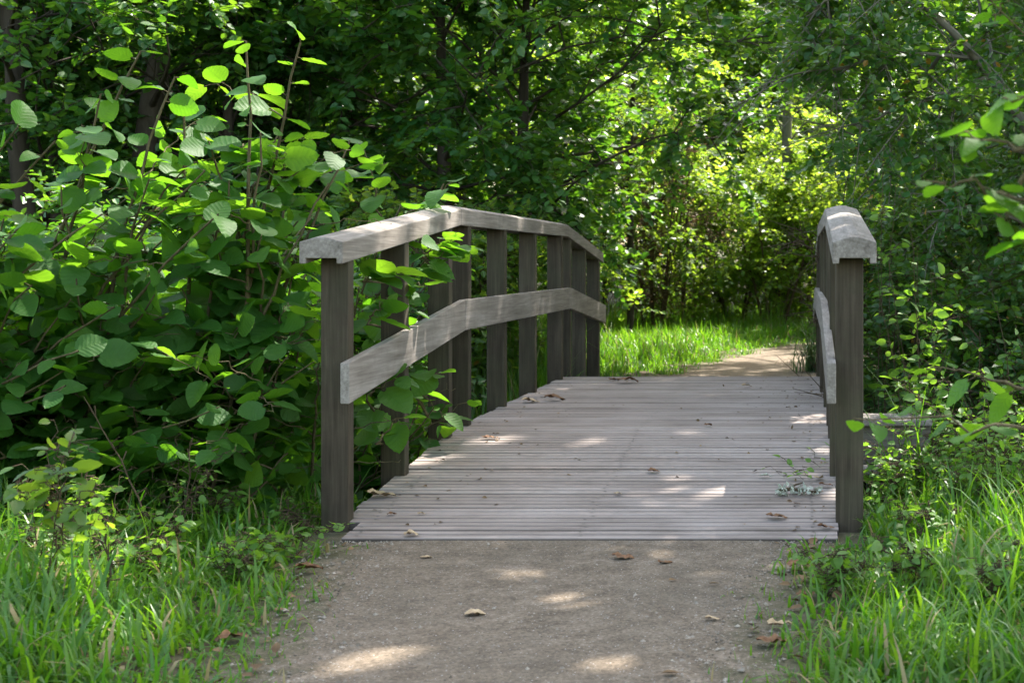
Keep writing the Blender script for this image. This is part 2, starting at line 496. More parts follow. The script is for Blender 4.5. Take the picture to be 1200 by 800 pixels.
# water in the ditch under the bridge
wm, wnt = mat_new("ditch_water"); kk = NT(wnt)
kk.out(kk.principled((.02, .025, .015), .08, kk.bump(kk.noise(kk.n("ShaderNodeTexCoord").outputs["Object"], 6, 3), .12, .02), .5))
wv = np.array([[-40, 7.0, -.62], [40, 7.0, -.62], [40, 10.4, -.62], [-40, 10.4, -.62]], float)
tag(link_mesh("water", np_mesh("water", wv, [np.array([[0, 1, 2, 3]])]), wm), "dark still water in the ditch under the bridge", "water", kind="structure")

# ------------------------------------------------------------------ the footbridge
def bevel(o, w=.004, seg=2):
    b = o.modifiers.new("bevel", 'BEVEL'); b.width = w; b.segments = seg; b.limit_method = 'ANGLE'; b.angle_limit = math.radians(40)
    return o

def extrude_profile(name, prof, ya, za, yb, zb, xoff, mat, parent, subdiv=6, bev=.004, wobble=0):
    """closed profile [(x,z)] swept from (ya,za) to (yb,zb), ends vertical"""
    bm = bmesh.new(); rings = []
    for t in np.linspace(0, 1, subdiv + 1):
        rings.append([bm.verts.new((xoff + x, ya + (yb - ya) * t, za + (zb - za) * t + z)) for x, z in prof])
    n = len(prof)
    for a, b in zip(rings[:-1], rings[1:]):
        for i in range(n): bm.faces.new((a[i], a[(i + 1) % n], b[(i + 1) % n], b[i]))
    bm.faces.new(rings[0][::-1]); bm.faces.new(rings[-1])
    bmesh.ops.recalc_face_normals(bm, faces=bm.faces)
    me = bpy.data.meshes.new(name); bm.to_mesh(me); bm.free()
    o = link_mesh(name, me, mat, parent)
    if bev: bevel(o, bev)
    return o

def box_mesh(name, x0, x1, y0, y1, z0, z1):
    bm = bmesh.new()
    bmesh.ops.create_cube(bm, size=1)
    for v in bm.verts:
        v.co = Vector((x0 if v.co.x < 0 else x1, y0 if v.co.y < 0 else y1, z0 if v.co.z < 0 else z1))
    me = bpy.data.meshes.new(name); bm.to_mesh(me); bm.free(); return me

bridge = tag(empty("footbridge", (0, 0, 0)), "arched grey timber footbridge with plank deck and two post and rail sides", "footbridge")

# deck: grooved planks laid across
g = Geo(); r = RNG(5); pitch = .1075; n_b = int((Y3 - Y0) / pitch)
hw_all = .940; hw = hw_all
for i in range(n_b):
    ya = Y0 + i * pitch; yb = ya + pitch - .009
    hw = .900 if i < 2 else hw_all
    jz = r.normal(0, .0012); jx = r.normal(0, .004); tilt = r.normal(0, .0008)
    gm = (ya + yb) / 2
    ys = [ya, ya + .004, gm - .007, gm - .0035, gm + .0035, gm + .007, yb - .004, yb]
    dz = [-.004, 0, 0, -.009, -.009, 0, 0, -.004]
    xs = np.linspace(-hw, hw, 9) if i > 1 else np.linspace(-.858, .915, 9)
    prof = [(y, float(zdeck(y)) + d + jz) for y, d in zip(ys, dz)] + [(yb, float(zdeck(yb)) - .034), (ya, float(zdeck(ya)) - .034)]
    V = np.array([[XC + x + jx, y, z + tilt * x / hw] for x in xs for (y, z) in prof]); dirt = np.tile(np.array([.8, 0, 0, 1, 1, 0, 0, .8, 1, 1.]), len(xs))
    n = len(prof); fs = []
    for a in range(len(xs) - 1):
        for q in range(n): fs.append((a * n + q, a * n + (q + 1) % n, (a + 1) * n + (q + 1) % n, (a + 1) * n + q))
    g.add(V, [np.array(fs), np.array([list(range(n))[::-1], list(range((len(xs) - 1) * n, len(xs) * n))])], board=np.full(len(V), r.uniform()), dirt=dirt)
# screw heads are pattern of the deck surface
ang = np.arange(8) / 8 * 2 * np.pi; n_plank = sum(len(x) for q in g.f.values() for x in q); n_quad = sum(len(x) for x in g.f[4])
for i in range(n_b):
    for cx in (XC - .02, XC - hw + .12, XC + hw - .12):
        for q in (.3, .72):
            y = Y0 + (i + q) * pitch; x = cx + r.normal(0, .008); z = float(zdeck(y)) + .0025
            g.add(np.stack([x + .0055 * np.cos(ang), y + .0055 * np.sin(ang), np.full(8, z)], 1), [np.arange(8)[None]], board=np.zeros(8), dirt=np.zeros(8))
deck = link_mesh("deck", g.mesh("deck"), M['deck'], bridge)
deck.data.materials.append(plain_mat("dull_steel", (.06, .055, .05), (.12, .11, .1), 200, .5))
for p in deck.data.polygons:
    if len(p.vertices) == 8: p.material_index = 1

POSTS = [5.28, 6.02, 6.78, 7.17, 8.06, 8.97, 9.94, 10.33, 11.05, 11.77]
cap_prof = [(-.080, 0), (-.056, 0), (-.056, .020), (.056, .020), (.056, 0), (.080, 0), (.080, .080), (.018, .098), (-.018, .098), (-.080, .080)]
mid_prof = [(-.017, 0), (.017, 0), (.017, .150), (-.017, .150)]
yr0, yr1 = 5.19, 12.01
zc0, zc1 = .990, 1.176
zm0, zm1 = .478, .660
def zcap(y): return np.interp(y, [yr0, K1, K2, yr1], [zc0, zc1, zc1, zc0])
for side in (-1, 1):
    xin = XC + side * .9025
    for y in POSTS:
        rr = RNG(int(y * 100) + side)
        zt = float(min(zcap(y), zcap(y + .07))) + .012
        j = rr.normal(0, .003)
        xa, xb = sorted((xin, xin + side * .102))
        gb = float(gz((xa + xb) / 2, y)) - .25
        o = link_mesh("post", box_mesh("post", xa + j, xb + j, y, y + .068, max(gb, -.75), zt), M['post'], bridge)
        bevel(o, .004)
    xc = XC + side * .974
    for (a, za, b, zb) in ((yr0, zc0, K1 - .0012, zc1), (K1 + .0012, zc1, K2 - .0012, zc1), (K2 + .0012, zc1, yr1, zc0)):
        extrude_profile("handrail", cap_prof, a, za, b, zb, xc, M['rail'], bridge)
    xm = XC + side * (.9025 - .0125)
    for (a, za, b, zb) in ((yr0 + .01, zm0, K1 - .0012, zm1), (K1 + .0012, zm1, K2 - .0012, zm1), (K2 + .0012, zm1, yr1 - .01, zm0)):
        extrude_profile("side_rail", mid_prof, a, za, b, zb, xm, M['rail'], bridge)
for dx in (-.74, 0, .74):
    for (a, b) in ((Y0 + .02, K1), (K1, K2), (K2, Y3 - .02)):
        prof = [(-.05, 0), (.05, 0), (.05, .17), (-.05, .17)]
        extrude_profile("support_beam", prof, a + .001, float(zdeck(a)) - .207, b - .001, float(zdeck(b)) - .207, XC + dx, M['beam'], bridge, bev=0)

# timber bank edging to the right of the bridge
edg = tag(empty("timber_bank_edging", (.5, 6.3, 0)), "low weathered timber bank edging beside right railing, half hidden by weeds", "bank edging")
def add_box(name, mat, parent, x0, x1, y0, y1, z0, z1, bev=.006):
    me = box_mesh(name, x0, x1, y0, y1, z0, z1)
    for v in me.vertices: v.co -= Vector(parent.location)
    o = link_mesh(name, me, mat, parent); bevel(o, bev); return o
add_box("capping_plank", M['rail'], edg, .26, .600, 6.55, 6.85, .240, .268)
add_box("face_board", M['beam'], edg, .262, .596, 6.58, 6.63, .060, .2385)
add_box("side_board", M['beam'], edg, .50, .594, 6.632, 6.83, .050, .2385)
add_box("lower_plank", M['rail'], edg, .262, .83, 6.25, 6.40, .060, .085)
for x in (.34, .72):
    add_box("stake", M['beam'], edg, x, x + .08, 6.405, 6.48, -.6, .078)

# ------------------------------------------------------------------ vegetation generators
T_SIMPLE = tmpl_simple(.31); T_ROUND = tmpl_simple(.36, .06, .08); T_SLIM = tmpl_simple(.19, .05, .14)
T_OAK = tmpl_simple(.30, .10, .12)
T_HAZEL = [tmpl_broad(0), tmpl_broad(1, 14, .40, .013, .30, .02), tmpl_broad(2, 14, .45, .010, .08, .22), tmpl_broad(3, 14, .38, .012, -.10, .12), tmpl_broad(4, 14, .42, .013, .42, .16)]
T_SAP = [tmpl_broad(9, 8, .31, .012, .18, .12)]

# sun tunnels: gaps in the canopy through which these spots get direct sun
TUN = [(np.array(t), rr) for t, rr in [
    ((-1.6, 15.0, 0), 1.3), ((-.8, 17.2, .2), 1.6), ((-2.6, 18.0, .4), 1.3), ((-.2, 15.0, 0), .8), ((-1.6, 12.9, 0), .5),
    ((-.3, 21, 1.6), 1.6), ((.6, 20.5, 2.4), 1.4), ((1.0, 19.5, 1.2), 1.0),
    ((.17, 6.4, 1.2), .09), ((.17, 5.7, 1.1), .07), ((-1.74, 5.8, 1.15), .14), ((-1.74, 6.8, 1.25), .16), ((-1.74, 8.5, 1.25), .10),
    ((-1.45, 6.75, .12), .10), ((-1.0, 6.7, .12), .07), ((-.55, 6.9, .15), .08), ((-.9, 8.2, .17), .06),
    ((-.9, 4.55, 0), .07), ((-1.1, 3.55, 0), .10), ((-.7, 4.2, 0), .06), ((-.5, 3.5, 0), .06),
    ((-1.95, 5.5, 1.8), .22), ((-2.2, 5.6, 1.8), .18), ((-1.75, 5.7, 1.35), .16), ((-1.62, 6.3, 1.1), .16), ((-2.4, 6.2, 1.5), .16), ((-1.6, 6.5, .4), .12),
    ((-2.2, 4.3, .2), .28), ((-2.7, 4.5, .2), .2), ((-1.9, 4.6, .15), .16), ((-3.0, 5.0, .3), .22), ((-1.75, 3.7, .1), .14), ((.55, 4.9, .15), .16), ((.75, 4.3, .15), .18), ((.35, 3.5, .1), .14), ((-2.0, 4.0, .2), .14), ((-2.4, 3.9, .15), .14), ((.45, 2.5, 1.15), .22), ((.35, 4.5, .15), .16), ((.25, 3.9, .1), .12),
    ((.5, 6.2, .8), .16), ((.6, 7.2, 1.1), .2), ((.45, 3.0, .7), .14),
    ((.3, 16.2, 0), 1.0), ((-2.2, 13.8, .1), 1.0), ((-3.2, 15.5, .1), 1.2), ((.80, 7.2, 1.1), .32), ((.5, 8.3, 1.5), .32), ((.75, 5.9, .45), .30), ((1.1, 5.8, .5), .25), ((.7, 5.0, .2), .2),
    ((-2.0, 18.5, 2.2), 1.5), ((.2, 19.5, 1.8), 1.5), ((-3.6, 14.0, 3.2), .9), ((-1.5, 14.5, 2.8), .8)]]
def sun_keep(p, si):
    keep = np.ones(len(p), bool)
    for t, rr in TUN:
        d = p - t; s = d @ SN
        perp = np.linalg.norm(d - s[:, None] * SN, axis=1)
        keep &= ~((perp < rr + .3 * si) & (s > .8))
    return keep
def corridor_keep(p, si):
    """the open way over the bridge and the path stays free of leaves"""
    x, y, z = p.T
    pd = path_dist(x, y)
    br = (np.abs(x - XC) < 1.02) & (y > 4.9) & (y < 12.4) & (z < 2.1)
    pa = (pd < .05) & (z < 2.0)
    return ~(br | pa)

def branch_system(r, starts, dirs, lens, rads, depth_sub, droop, k=5):
    """curved branches: returns pts (N,k,3), radii (N,k)"""
    N = len(starts); d = norm(dirs)
    mid = starts + d * (lens * .5)[:, None] + r.normal(0, .08, (N, 3)) * lens[:, None]
    end = starts + d * lens[:, None]; end[:, 2] -= droop * lens; mid[:, 2] += .06 * lens
    pts = bez(starts, mid, end, k)
    rad = rads[:, None] * np.linspace(1, .25, k)[None]
    return pts, rad

def sub_starts(r, pts, n, lo=.25, hi=1.0):
    N, K, _ = pts.shape
    s = r.uniform(lo, hi, (N, n)) * (K - 1)
    i = np.minimum(s.astype(int), K - 2); f = (s - i)[..., None]
    a = np.take_along_axis(pts, i[..., None].repeat(3, -1), 1); b = np.take_along_axis(pts, (i + 1)[..., None].repeat(3, -1), 1)
    return (a * (1 - f) + b * f).reshape(-1, 3), norm(b - a).reshape(-1, 3)

def tree_geo(seed, H, tr, z0, R, limbs, subs, twigs, nl, leaf, lean=(0, 0), twig_len=.45, rise=.5, droop=.12, tilt=.5, forks=1, profile=None, sides=8, spread=.25, twig_geo=True, tint=(0, 1)):
    """woody geometry and leaves of one tree standing at the origin"""
    r = RNG(seed); wood = Geo(); L = Leaves()
    LS, LD, LL, LR = [], [], [], []
    for fk in range(forks):
        K = 9; t = np.linspace(0, 1, K)
        az = r.uniform(0, 6.28) + fk * 6.28 / forks
        sp = spread * H * (0 if forks == 1 else r.uniform(.6, 1.2))
        h = H * (1 if forks == 1 else r.uniform(.75, 1.0))
        tp = np.stack([lean[0] * t ** 1.5 + sp * math.cos(az) * t ** 1.2, lean[1] * t ** 1.5 + sp * math.sin(az) * t ** 1.2, h * t - .15], 1)
        if forks > 1: tp[:, :2] += .12 * np.array([math.cos(az), math.sin(az)])
        tp[1:, :2] += np.cumsum(r.normal(0, .018 * H / 6, (K - 1, 2)), 0)
        rad = tr * (1 - .85 * t) * (1 + .5 * np.exp(-t * 25))
        tubes(wood, tp[None], rad[None], sides)
        n = max(2, limbs // forks)
        tz = (z0 + (h * .98 - z0) * ((np.arange(n) + r.uniform(0, 1, n)) / n)) / h
        ph = np.arange(n) * 2.4 + r.uniform(0, 6.28)
        for q in range(n):
            base = np.array([np.interp(tz[q], t, tp[:, c]) for c in range(3)])
            u = (tz[q] * h - z0) / max(h - z0, .1)
            pr = (math.sin(math.pi * min(.97, .25 + .7 * u))) if profile is None else profile(u)
            ln = R * pr * r.uniform(.75, 1.2)
            LS.append(base); LL.append(max(.25, ln)); LR.append(np.interp(tz[q], t, rad) * (.45 if H > 9 else .24) + .004)
            LD.append((math.cos(ph[q]), math.sin(ph[q]), rise * r.uniform(.3, 1.5) + u * .6))
    LS, LD, LL, LR = map(np.array, (LS, LD, LL, LR))
    p1, r1 = branch_system(r, LS, LD, LL, LR, 0, droop)
    tubes(wood, p1, r1, 5)
    s2, t2 = sub_starts(r, p1, subs, .2, 1.0)
    d2 = t2 * .6 + r.normal(0, .55, t2.shape); d2[:, 2] += .10
    l2 = np.repeat(LL, subs) * r.uniform(.25, .5, len(s2)); q2 = np.repeat(LR, subs) * .4 + .002
    p2, r2 = branch_system(r, s2, d2, l2, q2, 0, droop * 1.3, 4)
    tubes(wood, p2, r2, 4)
    s3, t3 = sub_starts(r, p2, twigs, .15, 1.0)
    d3 = t3 * .5 + r.normal(0, .6, t3.shape); d3[:, 2] += .05
    l3 = twig_len * r.uniform(.5, 1.2, len(s3))
    if twig_geo:
        e3 = s3 + norm(d3) * l3[:, None]; e3[:, 2] -= .15 * l3
        tubes(wood, np.stack([s3, e3], 1), np.broadcast_to(np.array([[.004, .0015]]), (len(s3), 2)), 3)
    twig_leaves(L, r, s3, d3, l3, nl, leaf, tilt, tint)
    return wood, L

def place_tree(name, wood_me, crown_me, mats, loc, rz, sc, label, cat, group):
    o = tag(empty(name, loc, rz), label, cat, group); o.scale = (sc, sc, sc)
    link_mesh("trunk", wood_me, mats[0], o); link_mesh("crown", crown_me, mats[1], o)
    return o

def copy_tree(o, loc, rz, sc, label):
    c = o.copy(); COL.objects.link(c); c.location = loc; c.rotation_euler = (0, 0, rz); c.scale = (sc[0], sc[0], sc[1]) if isinstance(sc, tuple) else (sc, sc, sc)
    c["label"] = label
    for ch in o.children:
        k = ch.copy(); COL.objects.link(k); k.parent = c
    return c

def loc_px(px, d):
    x = (px - 940) / F * d
    return (x, d, float(gz(x, d)))

# ---- background wood: prototypes, then copies
def proto(name, mats, seed, tmpl, label, cat, group, first, **kw):
    w, L = tree_geo(seed, **kw)
    return place_tree(name, w.mesh("trunk", True), L.mesh("crown", tmpl, False, seed), mats, *first, label, cat, group)

GA = "dark alders behind the railing"
alder = dict(H=4.7, tr=.10, z0=.9, R=2.3, limbs=28, subs=6, twigs=8, nl=13, leaf=.092, rise=.35, tilt=.45, twig_len=.42)
a1 = proto("alder_tree", (M['bark'], M['alder']), 11, T_ROUND, "dark round leaved alder rising behind the middle of the left railing", "tree", GA, (loc_px(520, 13.2), 0.3, 1.0), **alder)
alder2 = dict(alder, limbs=28, z0=1.2, R=2.5, leaf=.085)
a2 = proto("alder_tree", (M['bark'], M['alder']), 12, T_ROUND, "dark alder in the upper left corner with a bare lower trunk", "tree", GA, (loc_px(60, 13.0), 1.1, 1.0), **alder2)
for src, px, d, rz, sc, lab in [
    (a2, 300, 13.6, 2.0, 1.0, "dark alder behind the tallest hazel shoots"),
    (a1, -120, 12.2, 4.0, .95, "dark alder at the far left edge beyond the hazels"),
    (a2, 615, 13.6, .6, 1.0, "blue green alder overhanging the far end of the left railing"),
    (a1, 410, 15.5, 5.2, 1.1, "dim alder deep behind the first handrail bend"),
    (a1, 175, 15.8, 2.6, 1.15, "dim alder standing behind two leaning bare trunks"),
]:
    copy_tree(src, loc_px(px, d), rz, sc, lab)

GO = "oaks and bushes beyond the grass bank"
oakp = dict(H=5.0, tr=.08, z0=.35, R=2.1, limbs=28, subs=6, twigs=7, nl=11, leaf=.082, rise=.3, tilt=.55, twig_len=.4)
o1 = proto("oak_tree", (M['bark'], M['oak']), 21, T_OAK, "young oak with yellowish lobed leaves just right of the left handrail", "tree", GO, (loc_px(690, 19.2), .2, .95), **oakp)
bushp = dict(H=3.3, tr=.03, z0=.25, R=1.0, limbs=36, subs=5, twigs=5, nl=8, leaf=.075, rise=.5, tilt=.55, twig_len=.38, forks=6, spread=.25)
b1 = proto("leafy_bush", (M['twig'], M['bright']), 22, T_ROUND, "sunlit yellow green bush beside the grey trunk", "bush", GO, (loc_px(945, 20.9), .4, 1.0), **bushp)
for src, px, d, rz, sc, lab in [
    (o1, 560, 17.5, 2.2, .95, "young oak seen between the railing posts"),
    (o1, 790, 26, 3.9, 1.2, "taller oak in the middle distance above the grass bank"),
    (b1, 862, 20.6, 1.6, .9, "sunlit bush at the left side of the grey trunk"),
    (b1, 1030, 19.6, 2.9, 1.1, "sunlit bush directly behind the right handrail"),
    (b1, 760, 22.2, 4.4, .85, "twiggy green bush above the middle of the grass bank"),
    (a2, 1290, 12.6, 1.3, .9, "dark alder at the right edge behind the blackthorn"),
    (b1, 905, 19.7, 5.3, .85, "small sunlit bush at the foot of the grey trunk"),
    (b1, 1090, 17.2, 3.6, 1.0, "green bush right of the right handrail end"),
    (b1, 985, 22.5, 2.2, 1.1, "sunlit bush rising behind the others near the path bend"),
    (o1, 1180, 18.6, 5.0, 1.0, "oak at the right edge beyond the path bend"),
    (o1, 330, 19.0, 1.0, 1.1, "oak glimpsed low between hazel shoots and railing"),
    (o1, 90, 19.5, 4.6, 1.15, "oak glimpsed between bare trunks on the left"),
]:
    copy_tree(src, loc_px(px, d), rz, sc, lab)

GF = "tall trees at the back of the wood"
tallp = dict(H=7.0, tr=.15, z0=.8, R=2.9, limbs=44, subs=7, twigs=8, nl=9, leaf=.12, rise=.4, tilt=.5, twig_len=.6, twig_geo=False)
f1 = proto("woodland_tree", (M['greybark'], M['oak']), 31, T_SIMPLE, "tall tree with a straight grey trunk behind the path bend", "tree", GF, (loc_px(915, 27), .4, 1.0), **dict(tallp, z0=2.2, tr=.17))
f2 = proto("woodland_tree", (M['bark'], M['alder']), 32, T_SIMPLE, "tall dark tree filling the back above the left railing", "tree", GF, (loc_px(610, 25), .4, 1.0), **tallp)
for src, px, d, rz, sc, lab in [
    (f2, 380, 24, 1.1, 1.0, "tall dark tree at the back behind the hazel tips"),
    (f2, 150, 23, 3.1, 1.05, "tall dark tree at the back behind the left trunks"),
    (f2, -80, 21, 5.1, 1.0, "tall dark tree at the back beyond the left edge"),
    (f1, 760, 31, 2.2, 1.1, "tall pale tree at the back above the grass bank"),
    (f2, 1010, 31, 1.9, 1.1, "tall tree at the back above the right handrail"),
    (f1, 1130, 29, 4.0, 1.0, "tall tree at the back on the right of the path"),
    (f2, 1290, 24, .2, 1.0, "tall tree at the back beyond the right edge"),
    (f2, 500, 33, 2.7, 1.2, "farthest tree glimpsed behind the left railing"),
    (f2, 260, 32, 4.7, 1.2, "farthest tree glimpsed behind the hazel bush"),
    (f2, 40, 31, .9, 1.2, "farthest tree glimpsed in the upper left"),
    (f2, 880, 38, .2, 1.25, "farthest tree closing the view above the path"),
    (f2, 1200, 36, 3.3, 1.25, "farthest tree closing the view on the right"),
]:
    copy_tree(src, loc_px(px, d), rz, sc, lab)

# bare leaning trunks in the upper left
GB = "bare dark trunks on the left"
for i, (pxa, pxb, pyb, d, w, lab) in enumerate([
    (40, 20, -200, 11.5, .085, "thick bare trunk at the left edge above the hazels"),
    (88, 60, -250, 12.4, .06, "thinner bare trunk beside the thick left one"),
    (170, 190, -250, 12.0, .10, "dark trunk at the top left with a forked limb"),
    (262, 300, -260, 12.8, .05, "slim trunk behind the left hazel shoots"),
    (345, 318, -240, 13.8, .06, "slim upright trunk behind the near end of the left handrail")]):
    rr = RNG(300 + i); base = np.array(loc_px(pxa, d)); top = P(pxb, pyb, d + .4)
    o = tag(empty("bare_tree", base), lab, "tree", GB)
    K = 10; t = np.linspace(0, 1, K)[:, None]; pts = base * (1 - t) + top * t - base
    pts[0, 2] -= .2; pts[1:, :2] += np.cumsum(rr.normal(0, .03, (K - 1, 2)), 0)
    gg = Geo(); tubes(gg, pts[None], (w * (1.15 - .5 * t[:, 0]))[None], 9)
    st, sd = sub_starts(rr, pts[None], 9, .3, .95)
    dd = rr.normal(0, 1, st.shape); dd[:, 2] = np.abs(dd[:, 2]) * .7 + .2
    pb, rb = branch_system(rr, st, dd, rr.uniform(.6, 1.6, len(st)), np.full(len(st), w * .33), 0, .05, 6)
    tubes(gg, pb, rb, 5)
    s2, t2 = sub_starts(rr, pb, 4, .3, 1); d2 = t2 * .5 + rr.normal(0, .6, t2.shape)
    p2, r2 = branch_system(rr, s2, d2, rr.uniform(.3, .8, len(s2)), np.full(len(s2), .008), 0, .1, 4); tubes(gg, p2, r2, 4)
    link_mesh("trunk", gg.mesh("trunk", True), M['bark'], o)
    LL = Leaves(); s3, t3 = sub_starts(rr, p2, 4, .3, 1); twig_leaves(LL, rr, s3, t3 + rr.normal(0, .5, t3.shape), np.full(len(s3), .35), 8, .075, .45)
    link_mesh("crown", LL.mesh("crown", T_ROUND), M['alder'], o)

GT = "slim trunks in the clearing behind the bridge"
for i, (pxa, pxb, pyb, d, w, mt, lab) in enumerate([
    (922, 917, 60, 20.3, .09, 'greybark', "grey pole straight trunk beside the right handrail end"),
    (738, 742, 40, 18.5, .045, 'bark', "dark slim trunk rising from the grass bank"),
    (708, 716, 60, 19.5, .03, 'bark', "thin dark stem at the end of the left handrail"),
    (800, 818, 110, 20.5, .03, 'bark', "thin leaning stem above the middle of the far grass"),
    (775, 760, 80, 21.5, .035, 'greybark', "thin pale stem behind the twiggy brown shrub")]):
    rr = RNG(330 + i); base = np.array(loc_px(pxa, d)); top = P(pxb, pyb, d + .2); top[2] = max(top[2], 3.6) + .6
    o = tag(empty("slim_tree", base), lab, "tree", GT)
    K = 12; t = np.linspace(0, 1, K)[:, None]; pts = base * (1 - t) + top * t - base; pts[0, 2] -= .2; pts[1:, :2] += np.cumsum(rr.normal(0, .012, (K - 1, 2)), 0)
    gg = Geo(); tubes(gg, pts[None], (w * (1.1 - .45 * t[:, 0]))[None], 10)
    st, sd = sub_starts(rr, pts[None], 12, .35, 1.0); dv = rr.normal(0, 1, st.shape); dv[:, 2] = np.abs(dv[:, 2]) * .5 + .2
    pb, rb = branch_system(rr, st, dv, rr.uniform(.4, 1.1, len(st)), np.full(len(st), .010 + w * .08), 0, .1, 5); tubes(gg, pb, rb, 5)
    link_mesh("trunk", gg.mesh("trunk", True), M[mt], o)
    LL = Leaves(); s3, t3 = sub_starts(rr, pb, 5, .2, 1); twig_leaves(LL, rr, s3, t3 + rr.normal(0, .6, t3.shape), np.full(len(s3), .4), 8, .08, .5)
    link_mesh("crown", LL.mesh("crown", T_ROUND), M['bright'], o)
M['brownleaf'] = leaf_mat("withered_leaf", (.10, .075, .04), (.17, .11, .06), (.16, .10, .04), (.26, .16, .07), rough=.6, trans=.3)
proto("twiggy_shrub", (M['twig'], M['brownleaf']), 340, T_SLIM, "brownish twiggy shrub with withered leaves behind the far grass", "shrub", None, (loc_px(765, 19.4), .3, 1.0),
      H=3.2, tr=.02, z0=.3, R=.9, limbs=42, subs=6, twigs=5, nl=4, leaf=.05, rise=1.1, tilt=.6, twig_len=.35, forks=9, spread=.2)

# ---- trees on the right: they overhang and shade the bridge
def unique_tree(name, mats, seed, tmpl, loc, label, cat, group=None, keep=(sun_keep, corridor_keep), **kw):
    w, L = tree_geo(seed, **kw)
    loc = np.array(loc)
    def kf(p, si):
        m = np.ones(len(p), bool)
        for q in keep: m &= q(p + loc, si)
        return m
    L.filter(kf)
    return place_tree(name, w.mesh("trunk", True), L.mesh("crown", tmpl, False, seed), mats, tuple(loc), 0, 1, label, cat, group)
GS = "tall trees shading the bridge"
shade = dict(H=11.5, tr=.15, z0=5.0, R=3.7, limbs=38, subs=7, twigs=10, nl=9, leaf=.12, rise=.35, tilt=.5, twig_len=.6, twig_geo=False)
for i, (x, y, kw, lab) in enumerate([
    (3.4, 9.6, dict(lean=(-1.2, 0)), "tall tree leaning over the right railing, mostly above the picture"),
    (3.8, 13.4, dict(H=12), "tall tree right of the path just past the bridge"),
    (3.2, 16.3, dict(lean=(-1.6, 0)), "tall tree at the inside of the far path bend"),
    (3.4, 6.2, dict(lean=(-.9, 0.3)), "tall tree on the near right bank, above the picture"),
]):
    unique_tree("shade_tree", (M['bark'], M['alder']), 41 + i, T_SIMPLE, (x, y, float(gz(x, y))), lab, "tree", GS, **dict(shade, **kw))

# blackthorn with small leaves overhanging from the right
def thorn():
    r = RNG(51); base = np.array([2.35, 9.7, float(gz(2.35, 9.7))])
    o = tag(empty("blackthorn_tree", base), "small leaved blackthorn with a bare forked limb overhanging the right railing", "tree")
    w = Geo(); L = Leaves()
    limbs = [  # px,py,d polylines
        [(1330, 420, 9.6), (1240, 210, 9.5), (1170, 95, 9.3), (1125, 45, 9.2), (1080, 0, 9.1), (1020, -80, 9.0)],
        [(1165, 92, 9.3), (1140, 68, 9.25), (1030, 66, 9.1), (985, 78, 9.0), (945, 94, 8.9)],
        [(1160, 90, 9.3), (1100, 110, 9.0), (1070, 125, 8.9), (1050, 155, 8.8)],
        [(1240, 210, 9.5), (1230, 60, 9.8), (1210, -60, 10)],
        [(1180, 120, 9.3), (1150, 20, 9.8), (1145, -60, 10)],
        [(1300, 330, 9.6), (1200, 260, 9.3), (1130, 240, 9.1), (1080, 250, 9.0)],
        [(1080, 0, 9.1), (1030, -20, 9.0), (980, -5, 9.0), (945, 20, 9.1)],
        [(1030, 66, 9.1), (980, 30, 9.3), (940, 50, 9.4)],
        [(1250, 200, 9.6), (1180, 170, 10.2), (1090, 180, 10.6), (1020, 200, 10.8)],
        [(1125, 45, 9.2), (1040, 130, 9.9), (1000, 160, 10.1)],
    ]
    allp = []
    for i, l in enumerate(limbs):
        pts = np.array([P(*q) for q in l])
        tt = np.linspace(0, len(pts) - 1, 9); pts = np.stack([np.interp(tt, np.arange(len(pts)), pts[:, c]) for c in range(3)], 1)
        pts[1:-1] += r.normal(0, .012, (7, 3))
        ra = .045 if i == 0 else .016
        tubes(w, (pts - base)[None], (ra * np.linspace(1, .3, 9))[None], 7); allp.append(pts)
    st = np.array([[2.35, 9.7, base[2] - .2], [2.3, 9.65, .3], list(P(1330, 420, 9.6))]); tubes(w, (st - base)[None], np.array([[.07, .055, .045]]), 8)
    A = np.array(allp)
    s1, t1 = sub_starts(r, A, 12, .15, 1); d1 = t1 * .4 + r.normal(0, .6, t1.shape)
    p1, r1 = branch_system(r, s1, d1, r.uniform(.35, .95, len(s1)), np.full(len(s1), .007), 0, .12, 5); tubes(w, p1 - base, r1, 4)
    s2, t2 = sub_starts(r, p1, 7, .1, 1); d2 = t2 * .5 + r.normal(0, .6, t2.shape); l2 = r.uniform(.15, .42, len(s2))
    e2 = s2 + norm(d2) * l2[:, None]; e2[:, 2] -= .15 * l2
    tubes(w, np.stack([s2, e2], 1) - base, np.broadcast_to(np.array([[.003, .0012]]), (len(s2), 2)), 3)
    twig_leaves(L, r, s2 - base, d2, l2, 12, .058, .6)
    L.filter(lambda p, si: corridor_keep(p + base, si) & ((p[:, 0] + base[0]) / (p[:, 1] + base[1]) * F + 940 > 905 + 25 * np.sin((p[:, 2] + base[2]) * 7)))
    link_mesh("trunk", w.mesh("trunk", True), M['greybark'], o); link_mesh("crown", L.mesh("crown", T_ROUND, False), M['thorn'], o)
thorn()

